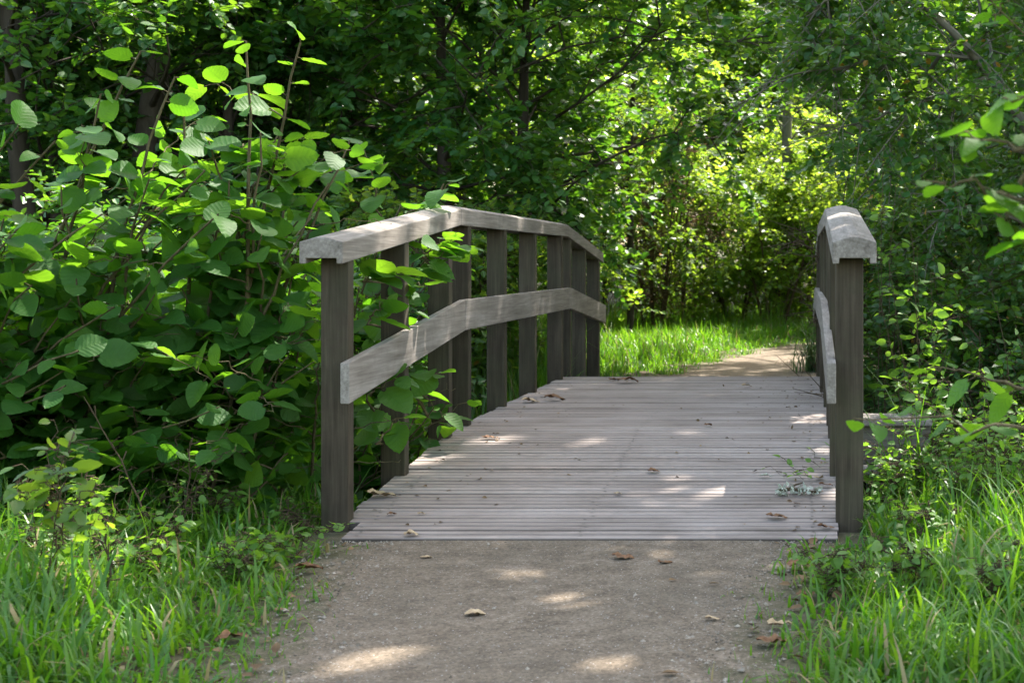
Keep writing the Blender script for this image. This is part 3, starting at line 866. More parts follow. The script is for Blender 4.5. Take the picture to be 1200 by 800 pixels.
# dark undergrowth bushes on the right bank and behind the left railing
GU = "dark bushes on the banks"
underp = dict(H=2.1, tr=.018, z0=.15, R=.85, limbs=38, subs=5, twigs=6, nl=10, leaf=.060, rise=.5, tilt=.6, twig_len=.3, forks=7, spread=.3)
for i, (x, y, kw, mt, lab) in enumerate([
    (1.15, 8.6, {}, 'thorn', "dark small leaved bush on the bank right of the right railing"),
    (2.1, 8.0, dict(H=2.4), 'thorn', "dark bush at the right edge above the grass"),
    (1.0, 10.6, dict(H=2.3), 'thorn', "dark bush behind the middle posts of the right railing"),
    (2.3, 11.3, dict(H=2.8, R=1.1), 'thorn', "dark taller bush in the shade under the blackthorn"),
    (1.5, 13.0, dict(H=2.2), 'thorn', "dark bush at the right side of the far path"),
    (1.75, 6.9, dict(H=1.3, leaf=.055), 'alder', "low bush at the right edge beside the timber edging"),
    (-3.3, 9.2, dict(H=2.2, leaf=.06), 'alder', "dark bush behind the left railing posts"),
    (-4.9, 8.8, dict(H=2.4, leaf=.06), 'alder', "dark bush behind the hazels at far left"),
    (-2.9, 11.4, dict(H=1.6, leaf=.06, R=.7), 'oak', "green bush behind the level part of the left railing"),
    (-3.9, 13.2, dict(H=2.0, leaf=.06), 'oak', "green bush on the far bank left of the grass"),
]):
    unique_tree("undergrowth_bush", (M['twig'], M[mt]), 61 + i, T_SIMPLE, (x, y, float(gz(x, y))), lab, "bush", GU, keep=(corridor_keep,), **dict(underp, **kw))

# ---- hazel bushes
def hazel_stem(wood, L, r, base, tip, bend, n_leaf, leaf=.10, r0=.007, start=.35, lat=True, keep_front=True, tint=(0, 1), tilt=.58):
    base = np.array(base, float); tip = np.array(tip, float); ln = np.linalg.norm(tip - base)
    mid = (base + tip) / 2 + np.array(bend)
    pts = bez(base[None], mid[None], tip[None], 12)[0]
    pts[1:-1] += r.normal(0, .008, (10, 3))
    tubes(wood, pts[None], (r0 * np.linspace(1, .28, 12))[None], 6)
    s = np.linspace(start, 1.0, n_leaf) + r.uniform(-.3, .3, n_leaf) * (1 - start) / n_leaf
    s = np.clip(s, 0, 1) * 11
    i = np.minimum(s.astype(int), 10); f = (s - i)[:, None]
    p = pts[i] * (1 - f) + pts[i + 1] * f; t = norm(pts[i + 1] - pts[i])
    az = r.uniform(0, 6.28); sg = np.where(np.arange(n_leaf) % 2, 1., -1.)
    hd = np.array([math.cos(az), math.sin(az), 0]); sd = norm(np.cross(t, hd) * 0 + hd - (t @ hd)[:, None] * t)
    d = sd * sg[:, None] + r.normal(0, .45, (n_leaf, 3)) + t * .35
    d[:, 2] = d[:, 2] * .5 - .12
    d = norm(d); pet = r.uniform(.015, .03, n_leaf)[:, None]
    n = np.array([0, 0, 1.0]) + r.normal(0, tilt, (n_leaf, 3))
    sz = leaf * np.clip(r.normal(.95, .27, n_leaf), .4, 1.35) * (1.05 - .035 * s)
    pp = p + d * pet
    tubes(wood, np.stack([p, pp + np.array([0, 0, .003])], 1), np.broadcast_to(np.array([[.0016, .0012]]), (n_leaf, 2)), 4)
    L.add(pp, d, norm(n), sz, np.clip(r.uniform(*tint) * .5 + r.uniform(0, .6, n_leaf), 0, 1))
    return pts

def hazel_keep(p, si):
    x, y, z = p.T
    br = (x > XC - 1.13) & (x < XC + 1.13) & (y > 4.95) & (y < 12.2) & (z < 1.40)
    return ~br

def hazel_bush(name, base, label, group, stems, seed, lat_n=3, leaf=.128, keep=True):
    """stems: list of (tip, n_leaf, spread of base)"""
    r = RNG(seed); base = np.array([base[0], base[1], float(gz(base[0], base[1]))])
    wood = Geo(); L = Leaves()
    for tip, n, *_ in stems:
        b = base + np.array([r.normal(0, .16), r.normal(0, .16), -.05])
        tip = np.array(tip); out = (tip - b); bend = np.array([-out[0] * .25, -out[1] * .25, abs(out[2]) * .12])
        pts = hazel_stem(wood, L, r, b, tip, bend, n, leaf, .005 + .004 * np.linalg.norm(out), .28)
        for q in range(lat_n):
            s = r.integers(3, 10); a = r.uniform(0, 6.28); l = r.uniform(.2, .5)
            e = pts[s] + np.array([math.cos(a) * l, math.sin(a) * l, r.uniform(-.05, .3) * l * 2])
            hazel_stem(wood, L, r, pts[s], e, (0, 0, .04), int(4 + l * 12), leaf, .0035, .15)
    if keep: L.filter(hazel_keep)
    o = tag(empty(name, base), label, "bush", group)
    wm = wood.mesh("stems", True); lm = L.mesh("foliage", T_HAZEL, True, seed)
    for me in (wm, lm):
        co = np.empty(len(me.vertices) * 3, np.float32); me.vertices.foreach_get("co", co)
        me.vertices.foreach_set("co", (co.reshape(-1, 3) - base).astype(np.float32).ravel())
    link_mesh("stems", wm, M['hazelstem'], o); link_mesh("foliage", lm, M['hazel'], o)
    return o

GH = "hazel bushes left of the bridge"
def auto(seed, n, pxr, pyr, dr, nl=(9, 15)):
    r = RNG(seed)
    return [(P(r.uniform(*pxr), r.uniform(*pyr), r.uniform(*dr)), int(r.integers(*nl))) for _ in range(n)]
hazel_bush("hazel_bush", (-2.35, 5.75), "tall hazel bush left of the near post with two upright shoots topped by lit leaves", GH,
           [(P(352, 50, 5.6), 22), (P(288, 48, 5.5), 22), (P(215, 120, 5.5), 18), (P(410, 165, 5.9), 18), (P(385, 215, 5.6), 14)] + auto(101, 20, (170, 370), (150, 420), (5.3, 6.3)) + auto(111, 17, (200, 380), (380, 560), (5.2, 6.0)), 71)
hazel_bush("hazel_bush", (-2.95, 5.5), "broad leaved hazel bush in the middle of the left bank", GH,
           [(P(165, 60, 5.4), 24), (P(118, 110, 5.3), 18), (P(205, 90, 5.4), 20), (P(240, 200, 5.2), 12)] + auto(102, 20, (60, 260), (180, 420), (5.0, 6.1)) + auto(112, 17, (60, 260), (380, 570), (4.9, 5.9)), 72)
hazel_bush("hazel_bush", (-3.4, 5.3), "hazel bush at the left edge of the picture", GH,
           [(P(20, 150, 4.9), 14), (P(65, 165, 5.0), 14), (P(-20, 120, 5.2), 12)] + auto(103, 20, (-60, 150), (230, 430), (4.7, 6.0)) + auto(113, 17, (-40, 150), (400, 580), (4.6, 5.8)), 73)
hazel_bush("hazel_bush", (-2.25, 6.9), "hazel bush behind the left railing, leaves poking between the posts", GH,
           [(P(520, 215, 6.9), 10), (P(470, 240, 7.0), 9)] + auto(104, 20, (390, 500), (240, 480), (6.3, 7.2)) + auto(114, 12, (390, 530), (430, 540), (6.2, 7.2)), 74)
hazel_bush("hazel_bush", (-3.3, 7.4), "shaded hazel bush behind the front row", GH,
           auto(105, 34, (60, 400), (230, 460), (6.6, 7.8)), 75)
# twigs that reach through the railing
def hazel_shoot(name, label, group, pieces, seed, leaf=.125, mat='hazel'):
    r = RNG(seed); wood = Geo(); L = Leaves()
    base = np.array(pieces[0][0])
    for (b, tip, bend, n, st) in pieces:
        if b is not pieces[0][0]:          # side twigs grow out of the main stem
            q = main[np.argmin(np.linalg.norm(main - b, axis=1) + .4 * np.maximum(0, main[:, 2] - b[2] + .1))]
            tubes(wood, bez(q[None], ((q + b) / 2 + np.array([0, 0, .03]))[None], np.array(b)[None], 6), np.linspace(.0055, .005, 6)[None], 6)
        pts = hazel_stem(wood, L, r, b, tip, bend, n, leaf, .005, st, tilt=.38, tint=(.3, 1))
        if b is pieces[0][0]: main = pts
    o = tag(empty(name, base), label, "branch", group)
    wm = wood.mesh("stems", True); lm = L.mesh("foliage", T_HAZEL, True, seed)
    for me in (wm, lm):
        co = np.empty(len(me.vertices) * 3, np.float32); me.vertices.foreach_get("co", co)
        me.vertices.foreach_set("co", (co.reshape(-1, 3) - base).astype(np.float32).ravel())
    link_mesh("stems", wm, M['hazelstem'], o); link_mesh("foliage", lm, M[mat], o)
GR = "hazel shoots through the left railing"
hazel_shoot("hazel_shoot", "hazel shoot with lit leaves reaching through the railing above the side rail", GR,
            [(np.array([-2.2, 6.6, -.1]), P(535, 272, 6.45), (.0, -.05, .15), 13, .55), (P(470, 340, 6.5), P(515, 280, 6.25), (0, 0, .02), 9, .1), (P(440, 345, 6.2), P(500, 335, 6.1), (0, 0, .02), 9, .1), (P(445, 260, 6.6), P(425, 170, 6.5), (0, 0, .02), 10, .1), (P(470, 260, 6.8), P(535, 212, 6.7), (0, 0, .02), 8, .1), (P(450, 390, 6.3), P(480, 365, 6.1), (0, 0, .02), 6, .1), (P(425, 330, 5.75), P(470, 320, 5.8), (0, 0, .03), 8, .1), (P(430, 380, 5.7), P(455, 350, 5.75), (0, 0, .03), 7, .1), (P(490, 300, 6.4), P(545, 290, 6.45), (0, 0, .02), 6, .1)], 81, .145)
hazel_shoot("hazel_shoot", "low hazel shoot reaching through the railing under the side rail", GR,
            [(np.array([-2.15, 6.5, -.2]), P(552, 470, 6.75), (0, -.05, .12), 10, .55), (P(480, 450, 6.5), P(528, 500, 6.5), (0, 0, .02), 7, .2), (P(470, 440, 6.3), P(520, 440, 6.35), (0, 0, .02), 6, .2), (P(430, 470, 5.75), P(465, 440, 5.8), (0, 0, .03), 8, .1), (P(440, 520, 5.8), P(470, 490, 5.9), (0, 0, .03), 6, .1)], 82, .135)

# foreground hazel branches at the right edge (rooted out of frame)
GN = "blurred hazel branches at the right edge"
hazel_shoot("hazel_branch", "large out of focus hazel branch with hanging leaves at the right edge", GN,
            [(np.array([.78, 2.2, -.02]), P(1195, 215, 2.45), (.02, .05, .35), 8, .72), (P(1255, 260, 2.42), P(1085, 212, 2.5), (0, 0, .03), 8, .3),
             (P(1230, 200, 2.4), P(1120, 160, 2.45), (0, 0, .02), 8, .2), (P(1260, 150, 2.4), P(1175, 115, 2.45), (0, 0, .02), 6, .25), (P(1250, 300, 2.4), P(1175, 255, 2.45), (0, 0, .02), 5, .3)], 83, .098)
hazel_shoot("hazel_branch", "blurred low hazel branch crossing in front of the right post foot", GN,
            [(np.array([.92, 3.2, -.02]), P(1210, 500, 3.1), (.02, 0, .08), 5, .6), (P(1230, 508, 3.1), P(1000, 490, 3.05), (0, 0, .02), 10, .25), (P(1230, 470, 3.15), P(1090, 430, 3.2), (0, 0, .02), 5, .3)], 84, .07)
hazel_shoot("hazel_branch", "few yellow green leaves hanging in the top right corner", GN,
            [(np.array([1.1, 3.4, -.02]), P(1160, 0, 3.3), (.1, 0, .5), 5, .86), (P(1200, -30, 3.3), P(1165, 30, 3.3), (0, 0, .02), 4, .3)], 85, .07)

# ---- saplings and weeds on the right bank
def sapling(name, base, tips, label, group, seed, leaf=.06, mat='sapling', tm=None, n=(12, 18), start=.25, cat="sapling", rad=.004, clear=True, lat=(.1, .28)):
    r = RNG(seed); base = np.array([base[0], base[1], float(gz(base[0], base[1]))]); wood = Geo(); L = Leaves()
    for tip in tips:
        b = base + np.array([r.normal(0, .03), r.normal(0, .03), -.03]); out = np.array(tip) - b
        pts = hazel_stem(wood, L, r, b, tip, (-out[0] * .2, -out[1] * .2, .05), int(r.integers(*n)), leaf, rad, start, tint=(.2, 1))
        for q in range(5):
            s = r.integers(4, 10); a = r.uniform(0, 6.28); l = r.uniform(*lat)
            hazel_stem(wood, L, r, pts[s], pts[s] + np.array([math.cos(a) * l, math.sin(a) * l, l * .3]), (0, 0, .02), int(3 + l * 20), leaf * .9, .002, .15, tint=(.2, 1))
    if clear: L.filter(lambda p, si: hazel_keep(p, si) | (p[:, 0] > XC + 1.05))
    o = tag(empty(name, base), label, cat, group)
    wm = wood.mesh("stems", True); lm = L.mesh("foliage", tm or T_SAP, True, seed)
    for me in (wm, lm):
        co = np.empty(len(me.vertices) * 3, np.float32); me.vertices.foreach_get("co", co)
        me.vertices.foreach_set("co", (co.reshape(-1, 3) - base).astype(np.float32).ravel())
    link_mesh("stems", wm, M['twig'], o); link_mesh("foliage", lm, M[mat], o)
    return o
GP = "saplings right of the right railing"
sapling("leafy_sapling", (.62, 6.9), [P(1065, 255, 6.9), P(1040, 300, 6.8), P(1090, 320, 6.9), P(1110, 370, 6.8), P(1050, 380, 6.7), P(1085, 430, 6.8), P(1030, 340, 7.0), P(1075, 290, 7.0)], "fresh green sapling standing just right of the right handrail", GP, 91, .062)
sapling("leafy_sapling", (.50, 8.2), [P(1035, 170, 8.4), P(1050, 215, 8.4), P(1020, 225, 8.5)], "tall thin sapling with its tip above the right handrail", GP, 92, .062)
sapling("leafy_sapling", (.82, 6.0), [P(1140, 400, 5.9), P(1100, 430, 5.9), P(1170, 450, 5.8), P(1060, 450, 6.0)], "bushy sapling over the timber edging", GP, 93, .055)
sapling("leafy_sapling", (1.15, 6.6), [P(1190, 380, 6.4), P(1160, 330, 6.6), P(1215, 420, 6.3)], "sapling at the right edge under the hanging hazel branch", GP, 94, .058)
GW = "leafy weeds on the right bank"
wr = RNG(120)
wl = ["leafy weed against the foot of the right post", "leafy weed in front of the timber edging", "leafy weed over the pale lower plank", "leafy weed at the end of the lower plank",
      "leafy weed between grass and saplings", "tall leafy weed at the lower right edge", "leafy weed behind the grass at right", "broad weed beside the blurred hazel branch",
      "low weed right of the lower plank", "weed at the far right behind the grass", "upright weed between right post and timber edging", "upright weed before the right end of the timber edging"]
for i, (px, d, py) in enumerate([(1035, 5.75, 575), (1065, 5.8, 530), (1110, 5.9, 545), (1150, 5.9, 525), (1130, 5.5, 545), (1190, 5.3, 540), (1160, 5.4, 500), (1180, 5.7, 470), (1120, 6.1, 500), (1205, 5.6, 500), (1045, 5.95, 505), (1085, 6.0, 500)]):
    b = (P(px, 600, d)[0], d)
    sapling("leafy_weed", b, [P(px + wr.uniform(-35, 35), py + wr.uniform(-15, 45), d + wr.uniform(-.15, .15)) for _ in range(4)], wl[i], GW, 130 + i, .042, 'sapling', None, (8, 13), .15, "weed", .0025, True, (.05, .14))
GL = "weeds along the left bank foot"
ll = ["oak seedling with pale edged leaves low at the left edge", "weed at the foot of the hazels near the left edge", "dry stalk weed in front of the hazels", "weed beside the near left post", "low weed under the hazel bush middle"]
for i, (px, d, py, lf) in enumerate([(45, 3.9, 500, .06), (130, 4.6, 560, .045), (215, 5.0, 530, .03), (345, 5.3, 590, .04), (240, 5.3, 575, .045)]):
    b = (P(px, 640, d)[0], d)
    sapling("low_weed", b, [P(px + wr.uniform(-50, 50), py + wr.uniform(-10, 60), d + wr.uniform(-.15, .15)) for _ in range(4)], ll[i], GL, 150 + i, lf, 'oak' if i == 0 else 'sapling', None, (7, 12), .2, "weed", .0025, True, (.05, .14))
gr = RNG(500)
vl = ["low broad leaved weed in the left grass near the picture edge", "low weed in the middle of the left grass", "low weed in the left grass close to the path", "low weed in the left grass below the hazels", "small weed at the left path edge",
      "low weed in the right grass beside the path edge", "low weed in the middle of the right grass", "low weed at the lower right corner", "weed in the right grass below the timber edging", "small weed at the right path edge by the post"]
for i, (px, d, h) in enumerate([(60, 4.2, .16), (160, 4.3, .15), (265, 4.4, .12), (200, 4.7, .18), (330, 4.75, .09), (985, 4.3, .12), (1060, 4.2, .16), (1150, 3.9, .16), (1090, 4.9, .16)]):
    b = ((px - 940) / F * d, d); zb = float(gz(*b))
    sapling("verge_weed", b, [np.array([b[0] + gr.normal(0, .09), b[1] + gr.normal(0, .09), zb + h * gr.uniform(.7, 1.3)]) for _ in range(5)], vl[i], "broad leaved weeds in the verges", 510 + i, .042, 'sapling', None, (6, 10), .2, "weed", .002, False, (.02, .06))
# small plant growing on to the deck by the right posts
sapling("creeping_plant", (.17, 6.42), [P(903, 546, 6.0), P(920, 538, 6.0), P(940, 545, 5.95), P(955, 530, 6.1), P(930, 552, 5.9)], "small leafy plant creeping from the right posts onto the deck", None, 160, .046, 'sapling', None, (9, 12), .5, "plant", .002, False, (.04, .10))

# ------------------------------------------------------------------ grass
def blades(seed, xy, h, w, lean, segs=4, tint=(0, 1), az=None, tshift=0.0):
    r = RNG(seed); N = len(xy); a = r.uniform(0, 6.28, N) if az is None else az
    d = np.stack([np.cos(a), np.sin(a), np.zeros(N)], 1); s = np.stack([-np.sin(a), np.cos(a), np.zeros(N)], 1)
    tw = r.normal(0, .5, N)
    base = np.stack([xy[:, 0], xy[:, 1], gz(xy[:, 0], xy[:, 1]) - .01], 1)
    t = np.linspace(0, 1, segs + 1)
    bend = lean * r.gamma(2.2, .48, N)
    ang = bend[:, None] * t[None] ** 1.2 * 1.5
    # integrate along the blade
    dx = np.sin(ang); dz = np.cos(ang)
    X = np.concatenate([np.zeros((N, 1)), np.cumsum((dx[:, 1:] + dx[:, :-1]) / 2, 1)], 1) / segs * h[:, None]
    Z = np.concatenate([np.zeros((N, 1)), np.cumsum((dz[:, 1:] + dz[:, :-1]) / 2, 1)], 1) / segs * h[:, None]
    c = base[:, None] + d[:, None] * X[..., None] + np.array([0, 0, 1.0]) * Z[..., None]
    wd = w[:, None] * (1 - t[None] ** 2.2) * .5 + .0003
    sv = s[:, None] * np.cos(tw)[:, None, None] + d[:, None] * np.sin(tw)[:, None, None] * .6
    v = np.stack([c - sv * wd[..., None], c + sv * wd[..., None]], 2)
    i = np.arange(N * (segs + 1) * 2).reshape(N, segs + 1, 2)
    f = np.stack([i[:, :-1, 0], i[:, :-1, 1], i[:, 1:, 1], i[:, 1:, 0]], -1).reshape(-1, 4)
    ti = np.where(r.uniform(0, 1, N) > .945, 1.0, np.clip(r.uniform(tint[0], tint[1], N) * .75 + .12 + tshift, 0, .95))
    luv = np.concatenate([np.broadcast_to(t[None, :, None, None], (N, segs + 1, 2, 1)), np.zeros((N, segs + 1, 2, 1)), np.broadcast_to(ti[:, None, None, None], (N, segs + 1, 2, 1))], -1).reshape(-1, 3)
    return v.reshape(-1, 3), f, luv

def grass(seed, x0, x1, y0, y1, n, h, w, lean, margin, segs=4, dens=None, tint=(0, 1)):
    r = RNG(seed)
    nt = n // 5
    nt = n // 14
    tc = np.stack([r.uniform(x0, x1, nt), r.uniform(y0, y1, nt)], 1); ti = r.integers(0, nt, n)
    xy = tc[ti] + r.normal(0, .05, (n, 2))
    th = r.uniform(.6, 1.25, nt)[ti]; tt = r.normal(0, .22, nt)[ti]; taz = np.arctan2(xy[:, 1] - tc[ti, 1], xy[:, 0] - tc[ti, 0]) + r.normal(0, .7, n)
    pd = path_dist(xy[:, 0], xy[:, 1]) + .12 * wob(xy[:, 0], xy[:, 1], 3.0)
    prob = smooth(margin, margin + .35, pd)
    m = r.uniform(0, 1, n) < prob
    m &= ~((np.abs(xy[:, 0] - XC) < 1.01) & (xy[:, 1] > 5.0) & (xy[:, 1] < 12.2))
    if dens is not None: m &= r.uniform(0, 1, n) < dens(xy[:, 0], xy[:, 1])
    xy = xy[m]; pd = pd[m]; th = th[m]; tt = tt[m]; taz = taz[m]
    hh = th * h * r.uniform(.45, 1.25, len(xy)) * (.45 + .55 * smooth(0, .7, pd)) * (1 + .25 * wob(xy[:, 0], xy[:, 1], 1.5))
    return blades(seed + 1, xy, hh, w * r.uniform(.6, 1.3, len(xy)), lean, segs, tint, taz, tt)

def grass_obj(label, parts):
    g = Geo()
    for (v, f, l) in parts: g.add(v, [f], luv=l)
    tag(link_mesh("grass", g.mesh("grass", True), M['grass']), label, "grass", kind="stuff")
left_edge = lambda x, y: 1 - .75 * smooth(0, .8, y - 5.3 + .25 * wob(x, y, 2))
grass_obj("lush green grass verge left of the near path",
          [grass(201, -4.6, -1.2, 2.2, 6.2, 36000, .26, .0118, 1.9, -.20, dens=left_edge), grass(205, -3.6, -1.0, 2.9, 5.6, 9000, .13, .005, .9, -.30)])
grass_obj("lush green grass verge right of the near path",
          [grass(211, -.2, 2.6, 1.9, 5.9, 32000, .26, .0118, 1.9, -.16, dens=left_edge), grass(215, -.5, 1.4, 2.9, 5.6, 7000, .13, .005, .9, -.28)])
grass_obj("bright short grass bank left of the far path",
          [grass(221, -6.5, 1.2, 12.2, 22, 85000, .20, .012, 1.0, -.2, 3), grass(225, -6, 5, 18.8, 23, 9000, .42, .011, .5, .3, 4, tint=(.4, 1.0)),
           grass(226, .3, 4, 11.8, 16.5, 8000, .25, .012, .9, -.05, 3)])
grass_obj("reedy grass on the ditch banks behind the left railing",
          [grass(231, -5.5, -1.9, 9.6, 12.4, 9000, .75, .010, .6, -.1, 4, tint=(0, .7)), grass(235, -5, -1.9, 5.8, 9.6, 3000, .6, .010, .7, -.1, 4, tint=(0, .5)),
           grass(236, .4, 4, 6.0, 12, 6000, .55, .010, .7, -.1, 4, tint=(0, .5))])

# sedge clumps
GE = "sedge clumps by the right railing"
for i, (x, y, h, n, lab) in enumerate([(.12, 12.9, .5, 140, "dark sedge clump at the far end of the right railing"), (.75, 8.0, .8, 160, "dark sedge clump behind the fresh green sapling"),
                                      (1.35, 7.9, .8, 120, "dark sedge clump at the right edge under the bushes"), (.62, 9.3, 1.0, 120, "dark sedge clump against the middle of the right railing")]):
    r = RNG(250 + i); z = float(gz(x, y)); xy = np.stack([x + r.normal(0, .08, n), y + r.normal(0, .08, n)], 1)
    v, f, l = blades(255 + i, xy, h * r.uniform(.6, 1.3, n), np.full(n, .011), 1.0, 6)
    o = link_mesh("sedge_clump", np_mesh("sedge_clump", v - np.array([x, y, z]), [f], {"luv": l}, True), M['sedge']); o.location = (x, y, z)
    tag(o, lab, "sedge", GE)
# dry stalks at the left verge
GD = "dry stalks in the left verge"
for i, (px, py, px2, py2, d, lab) in enumerate([(185, 600, 98, 465, 4.9, "long bare stalk leaning left in front of the hazels"), (62, 655, 100, 555, 4.5, "short dry stalk near the left edge"),
                                              (122, 740, 122, 630, 3.9, "upright brown dry stalk in the left grass"), (205, 620, 222, 520, 5.0, "curled dry stalk by the hazel foot")]):
    b = P(px, py, d); b[2] = float(gz(b[0], b[1])) - .02; t = P(px2, py2, d)
    r = RNG(270 + i); gg = Geo(); pts = bez(np.zeros((1, 3)), (t - b)[None] * .5 + np.array([[.03, 0, .04]]), (t - b)[None], 10); pts[0, 1:-1] += r.normal(0, .004, (8, 3)); tubes(gg, pts, np.linspace(.004, .0015, 10)[None], 5)
    s, tt = sub_starts(r, pts, 12, .3, 1); dd = tt * .5 + r.normal(0, .6, tt.shape); tubes(gg, np.stack([s, s + norm(dd) * .04], 1), np.broadcast_to(np.array([[.0015, .003]]), (12, 2)), 4)
    o = link_mesh("dry_stalk", gg.mesh("dry_stalk", True), M['twig']); o.location = b; tag(o, lab, "stalk", GD)

# ------------------------------------------------------------------ fallen leaves, lichen twig, grit
def fallen_leaf(px, py, d, size, rz, label, mat, group, curl=.35, surf='deck'):
    x = (px - 940) / F * d
    z = float(zdeck(d)) + .004 if surf == 'deck' else float(gz(x, d)) + .016
    tv, tf, uv = tmpl_broad(int(px), 8, .34, .02, curl * .35, curl * .55)
    tv = tv.copy(); rq = RNG(int(px * 7 + py)); tv[:, 0] -= .5; tv[:, 2] += rq.normal(0, .035, len(tv)) + .10 * np.sin(tv[:, 0] * rq.uniform(3, 8) + rq.uniform(0, 6)) * np.abs(tv[:, 1]) * 2; tv[:, 1] *= rq.uniform(.7, 1.25); tv[:, 2] -= tv[:, 2].min()
    o = link_mesh("dead_leaf", np_mesh("dead_leaf", tv * size, tf, smooth=True), M[mat]); o.location = (x, d, z); o.rotation_euler = (0, 0, rz)
    tag(o, label, "fallen leaf", group)
def dd(py):  # distance on the deck for a photo row
    ys = np.linspace(Y0, K2, 600); rows = 306 + (CAM_Z - zdeck(ys)) / ys * F
    return float(np.interp(-py, -rows, ys))
GDL = "fallen leaves on the deck"
for px, py, s, rz, lab, mt in [
    (447, 583, .11, .1, "pale tan leaf on the deck beside the near left post", 'paledead'), (459, 604, .04, .8, "small dark curled leaf near the left deck corner", 'dead'),
    (494, 603, .03, .3, "tiny tan leaf right of the dark curled one", 'paledead'), (622, 472, .10, .2, "pale leaf on the deck beside the sixth left post", 'paledead'),
    (650, 470, .12, 0, "flat brown leaf on the upper deck", 'dead'), (735, 449, .14, .3, "long brown leaf near the top edge of the deck", 'dead'), (720, 447, .10, 1.0, "orange brown leaf left of the long one at the deck top", 'dead'),
    (875, 454, .07, .5, "pale leaf high on the deck towards the right", 'paledead'), (766, 554, .05, .2, "small rust leaf in the deck middle", 'dead'), (724, 580, .03, .4, "tiny orange leaf near the centre screws", 'paledead'),
    (910, 609, .075, .1, "dark red brown curled leaf near the right front of the deck", 'dead'), (934, 592, .03, .7, "small dark leaf above the red brown one", 'dead'), (968, 571, .055, .3, "brown curled leaf beside the right posts", 'dead'),
    (960, 562, .05, 1.2, "tan leaf under the creeping plant", 'paledead'), (968, 620, .06, .2, "flat brown leaf by the foot of the right post", 'dead'), (575, 515, .08, .1, "thin brown leaf left on the ramp", 'dead'),
    (482, 628, .05, .1, "pale leaf on the front plank at left", 'paledead'), (830, 500, .05, .9, "small leaf on the deck right of the middle", 'dead'), (897, 560, .05, .2, "green tinted pale leaf left of the creeping plant", 'lichen')]:
    fallen_leaf(px, py, dd(py), s, rz, lab, mt, GDL)
GPL = "fallen leaves on the near path"
for px, py, s, rz, lab, mt in [
    (557, 722, .055, .2, "whitish leaf lying in the middle of the path", 'paledead'), (730, 656, .07, .1, "long brown leaf just before the deck edge", 'dead'), (500, 655, .04, .5, "pale leaf on the path before the deck at left", 'paledead'),
    (940, 668, .09, .4, "brown leaf at the right path edge near the bridge", 'dead'), (945, 700, .07, 1.2, "darker brown leaf at the right path edge", 'dead'), (915, 735, .07, .4, "pale curled leaf at the right path edge", 'paledead'),
    (835, 727, .04, .2, "tiny pale leaf right on the path", 'paledead'), (780, 661, .05, .6, "small brown leaf right of the long one", 'dead'), (360, 670, .09, .3, "dead leaf at the left path edge", 'dead'), (275, 750, .08, .8, "dead leaf in the left grass edge", 'dead'), (905, 755, .08, .1, "reddish leaf at the lower right path edge", 'dead')]:
    fallen_leaf(px, py, F * 1.0 / (py - 306), s, rz, lab, mt, GPL, .3, 'path')

# loose litter gathered along the path edges
r = RNG(420); L = Leaves(); n = 5000
xy = np.stack([r.uniform(-2.3, .8, n), r.uniform(2.9, 5.2, n)], 1); pdl = path_dist(xy[:, 0], xy[:, 1])
xy = xy[(r.uniform(0, 1, n) < np.exp(-((pdl + .06) / .13) ** 2) * .16 + .004) & ~((np.abs(xy[:, 0] - XC) < 1.0) & (xy[:, 1] > 5.02))]; n = len(xy)
L.add(np.stack([xy[:, 0], xy[:, 1], gz(xy[:, 0], xy[:, 1]) + .022], 1), norm(r.normal(0, 1, (n, 3)) * np.array([1, 1, .15])), norm(np.array([0, 0, 1.]) + r.normal(0, .3, (n, 3))), r.uniform(.012, .05, n), r.uniform(0, 1, n))
tag(link_mesh("leaf_litter", L.mesh("leaf_litter", T_SIMPLE), plain_mat("leaf_litter", (.07, .040, .020), (.24, .15, .075), 9, .8)), "brown leaf litter gathered along the path edges", "litter", kind="stuff")

r = RNG(421); L = Leaves(); n = 260
e = np.minimum(.9, np.abs(r.normal(0, .28, n))); sx = np.where(r.uniform(0, 1, n) > .4, 1, -1)
x = XC + sx * (.89 - e); y = r.uniform(5.15, 10.1, n)
L.add(np.stack([x, y, zdeck(y) + .004], 1), norm(r.normal(0, 1, (n, 3)) * np.array([1, 1, .1])), norm(np.array([0, 0, 1.]) + r.normal(0, .35, (n, 3))), r.uniform(.006, .026, n), r.uniform(0, 1, n))
tag(link_mesh("leaf_litter", L.mesh("leaf_litter", T_SIMPLE), plain_mat("deck_litter", (.06, .035, .018), (.28, .19, .10), 9, .8)), "fine brown leaf crumbs gathered along the deck sides", "litter", kind="stuff")

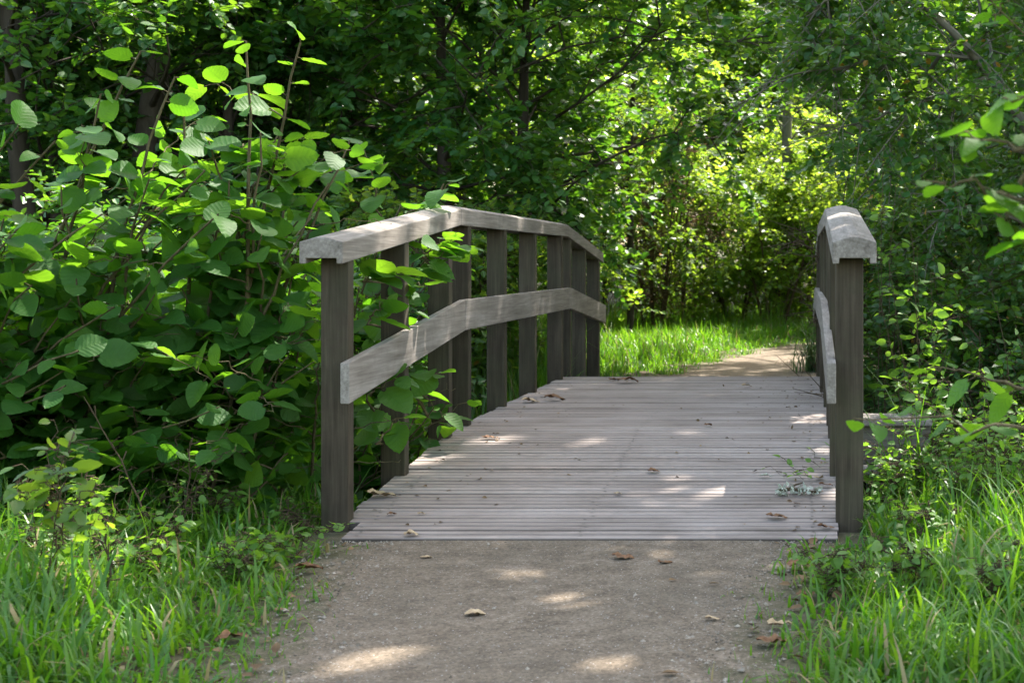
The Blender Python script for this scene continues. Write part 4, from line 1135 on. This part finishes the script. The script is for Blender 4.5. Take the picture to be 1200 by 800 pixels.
# lichen covered twig on the deck
r = RNG(400); bx = P(932, 577, dd(580)); bx[2] = float(zdeck(bx[1])) + .004
lt = tag(empty("lichen_twig", bx), "broken twig crusted with pale lichen on the deck near the right posts", "twig")
gg = Geo(); tubes(gg, np.array([[[-.07, 0, .012], [-.02, .01, .02], [.04, -.01, .014], [.10, .01, .006]]]), np.array([[.008, .007, .006, .004]]), 7)
tubes(gg, np.array([[[-.02, .01, .02], [.0, .05, .03], [.03, .07, .035]]]), np.array([[.005, .004, .002]]), 6)
link_mesh("bark", gg.mesh("bark", True), M['twig'], lt)
L = Leaves(); n = 90; p = np.stack([r.uniform(-.07, .10, n), r.normal(0, .018, n), r.uniform(.008, .035, n)], 1)
L.add(p, norm(r.normal(0, 1, (n, 3))), norm(r.normal(0, 1, (n, 3))), r.uniform(.012, .026, n), r.uniform(0, 1, n))
link_mesh("lichen", L.mesh("lichen", T_ROUND), M['lichen'], lt)["kind"] = "stuff"

# loose grit on the path and bark crumbs at the deck edge
r = RNG(410); n = 9000
xy = np.stack([r.uniform(-1.8, .2, n), r.uniform(2.9, 5.06, n)], 1); xy = xy[path_dist(xy[:, 0], xy[:, 1]) < -.02]; n = len(xy)
xe = np.stack([r.uniform(-1.68, .14, 700), 5.075 - np.abs(r.normal(0, .035, 700))], 1); xy = np.concatenate([xy, xe]); n = len(xy)
sz = np.clip(r.lognormal(-6.0, .5, n), .0012, .010)
oc = np.array([[1, 0, 0], [-1, 0, 0], [0, 1, 0], [0, -1, 0], [0, 0, .7], [0, 0, -.7]]); of = np.array([[0, 2, 4], [2, 1, 4], [1, 3, 4], [3, 0, 4], [2, 0, 5], [1, 2, 5], [3, 1, 5], [0, 3, 5]])
v = (oc[None] * (1 + r.normal(0, .25, (n, 6, 3)))) * sz[:, None, None]
zz = gz(xy[:, 0], xy[:, 1]) + .006 + .008
v = v + np.stack([xy[:, 0], xy[:, 1], zz], 1)[:, None]
f = (of[None] + (np.arange(n) * 6)[:, None, None]).reshape(-1, 3)
tag(link_mesh("gravel", np_mesh("gravel", v.reshape(-1, 3), [f]), plain_mat("grit", (.10, .082, .062), (.38, .33, .27), 14, .8)), "loose pale grit scattered on the near path", "gravel", kind="stuff")
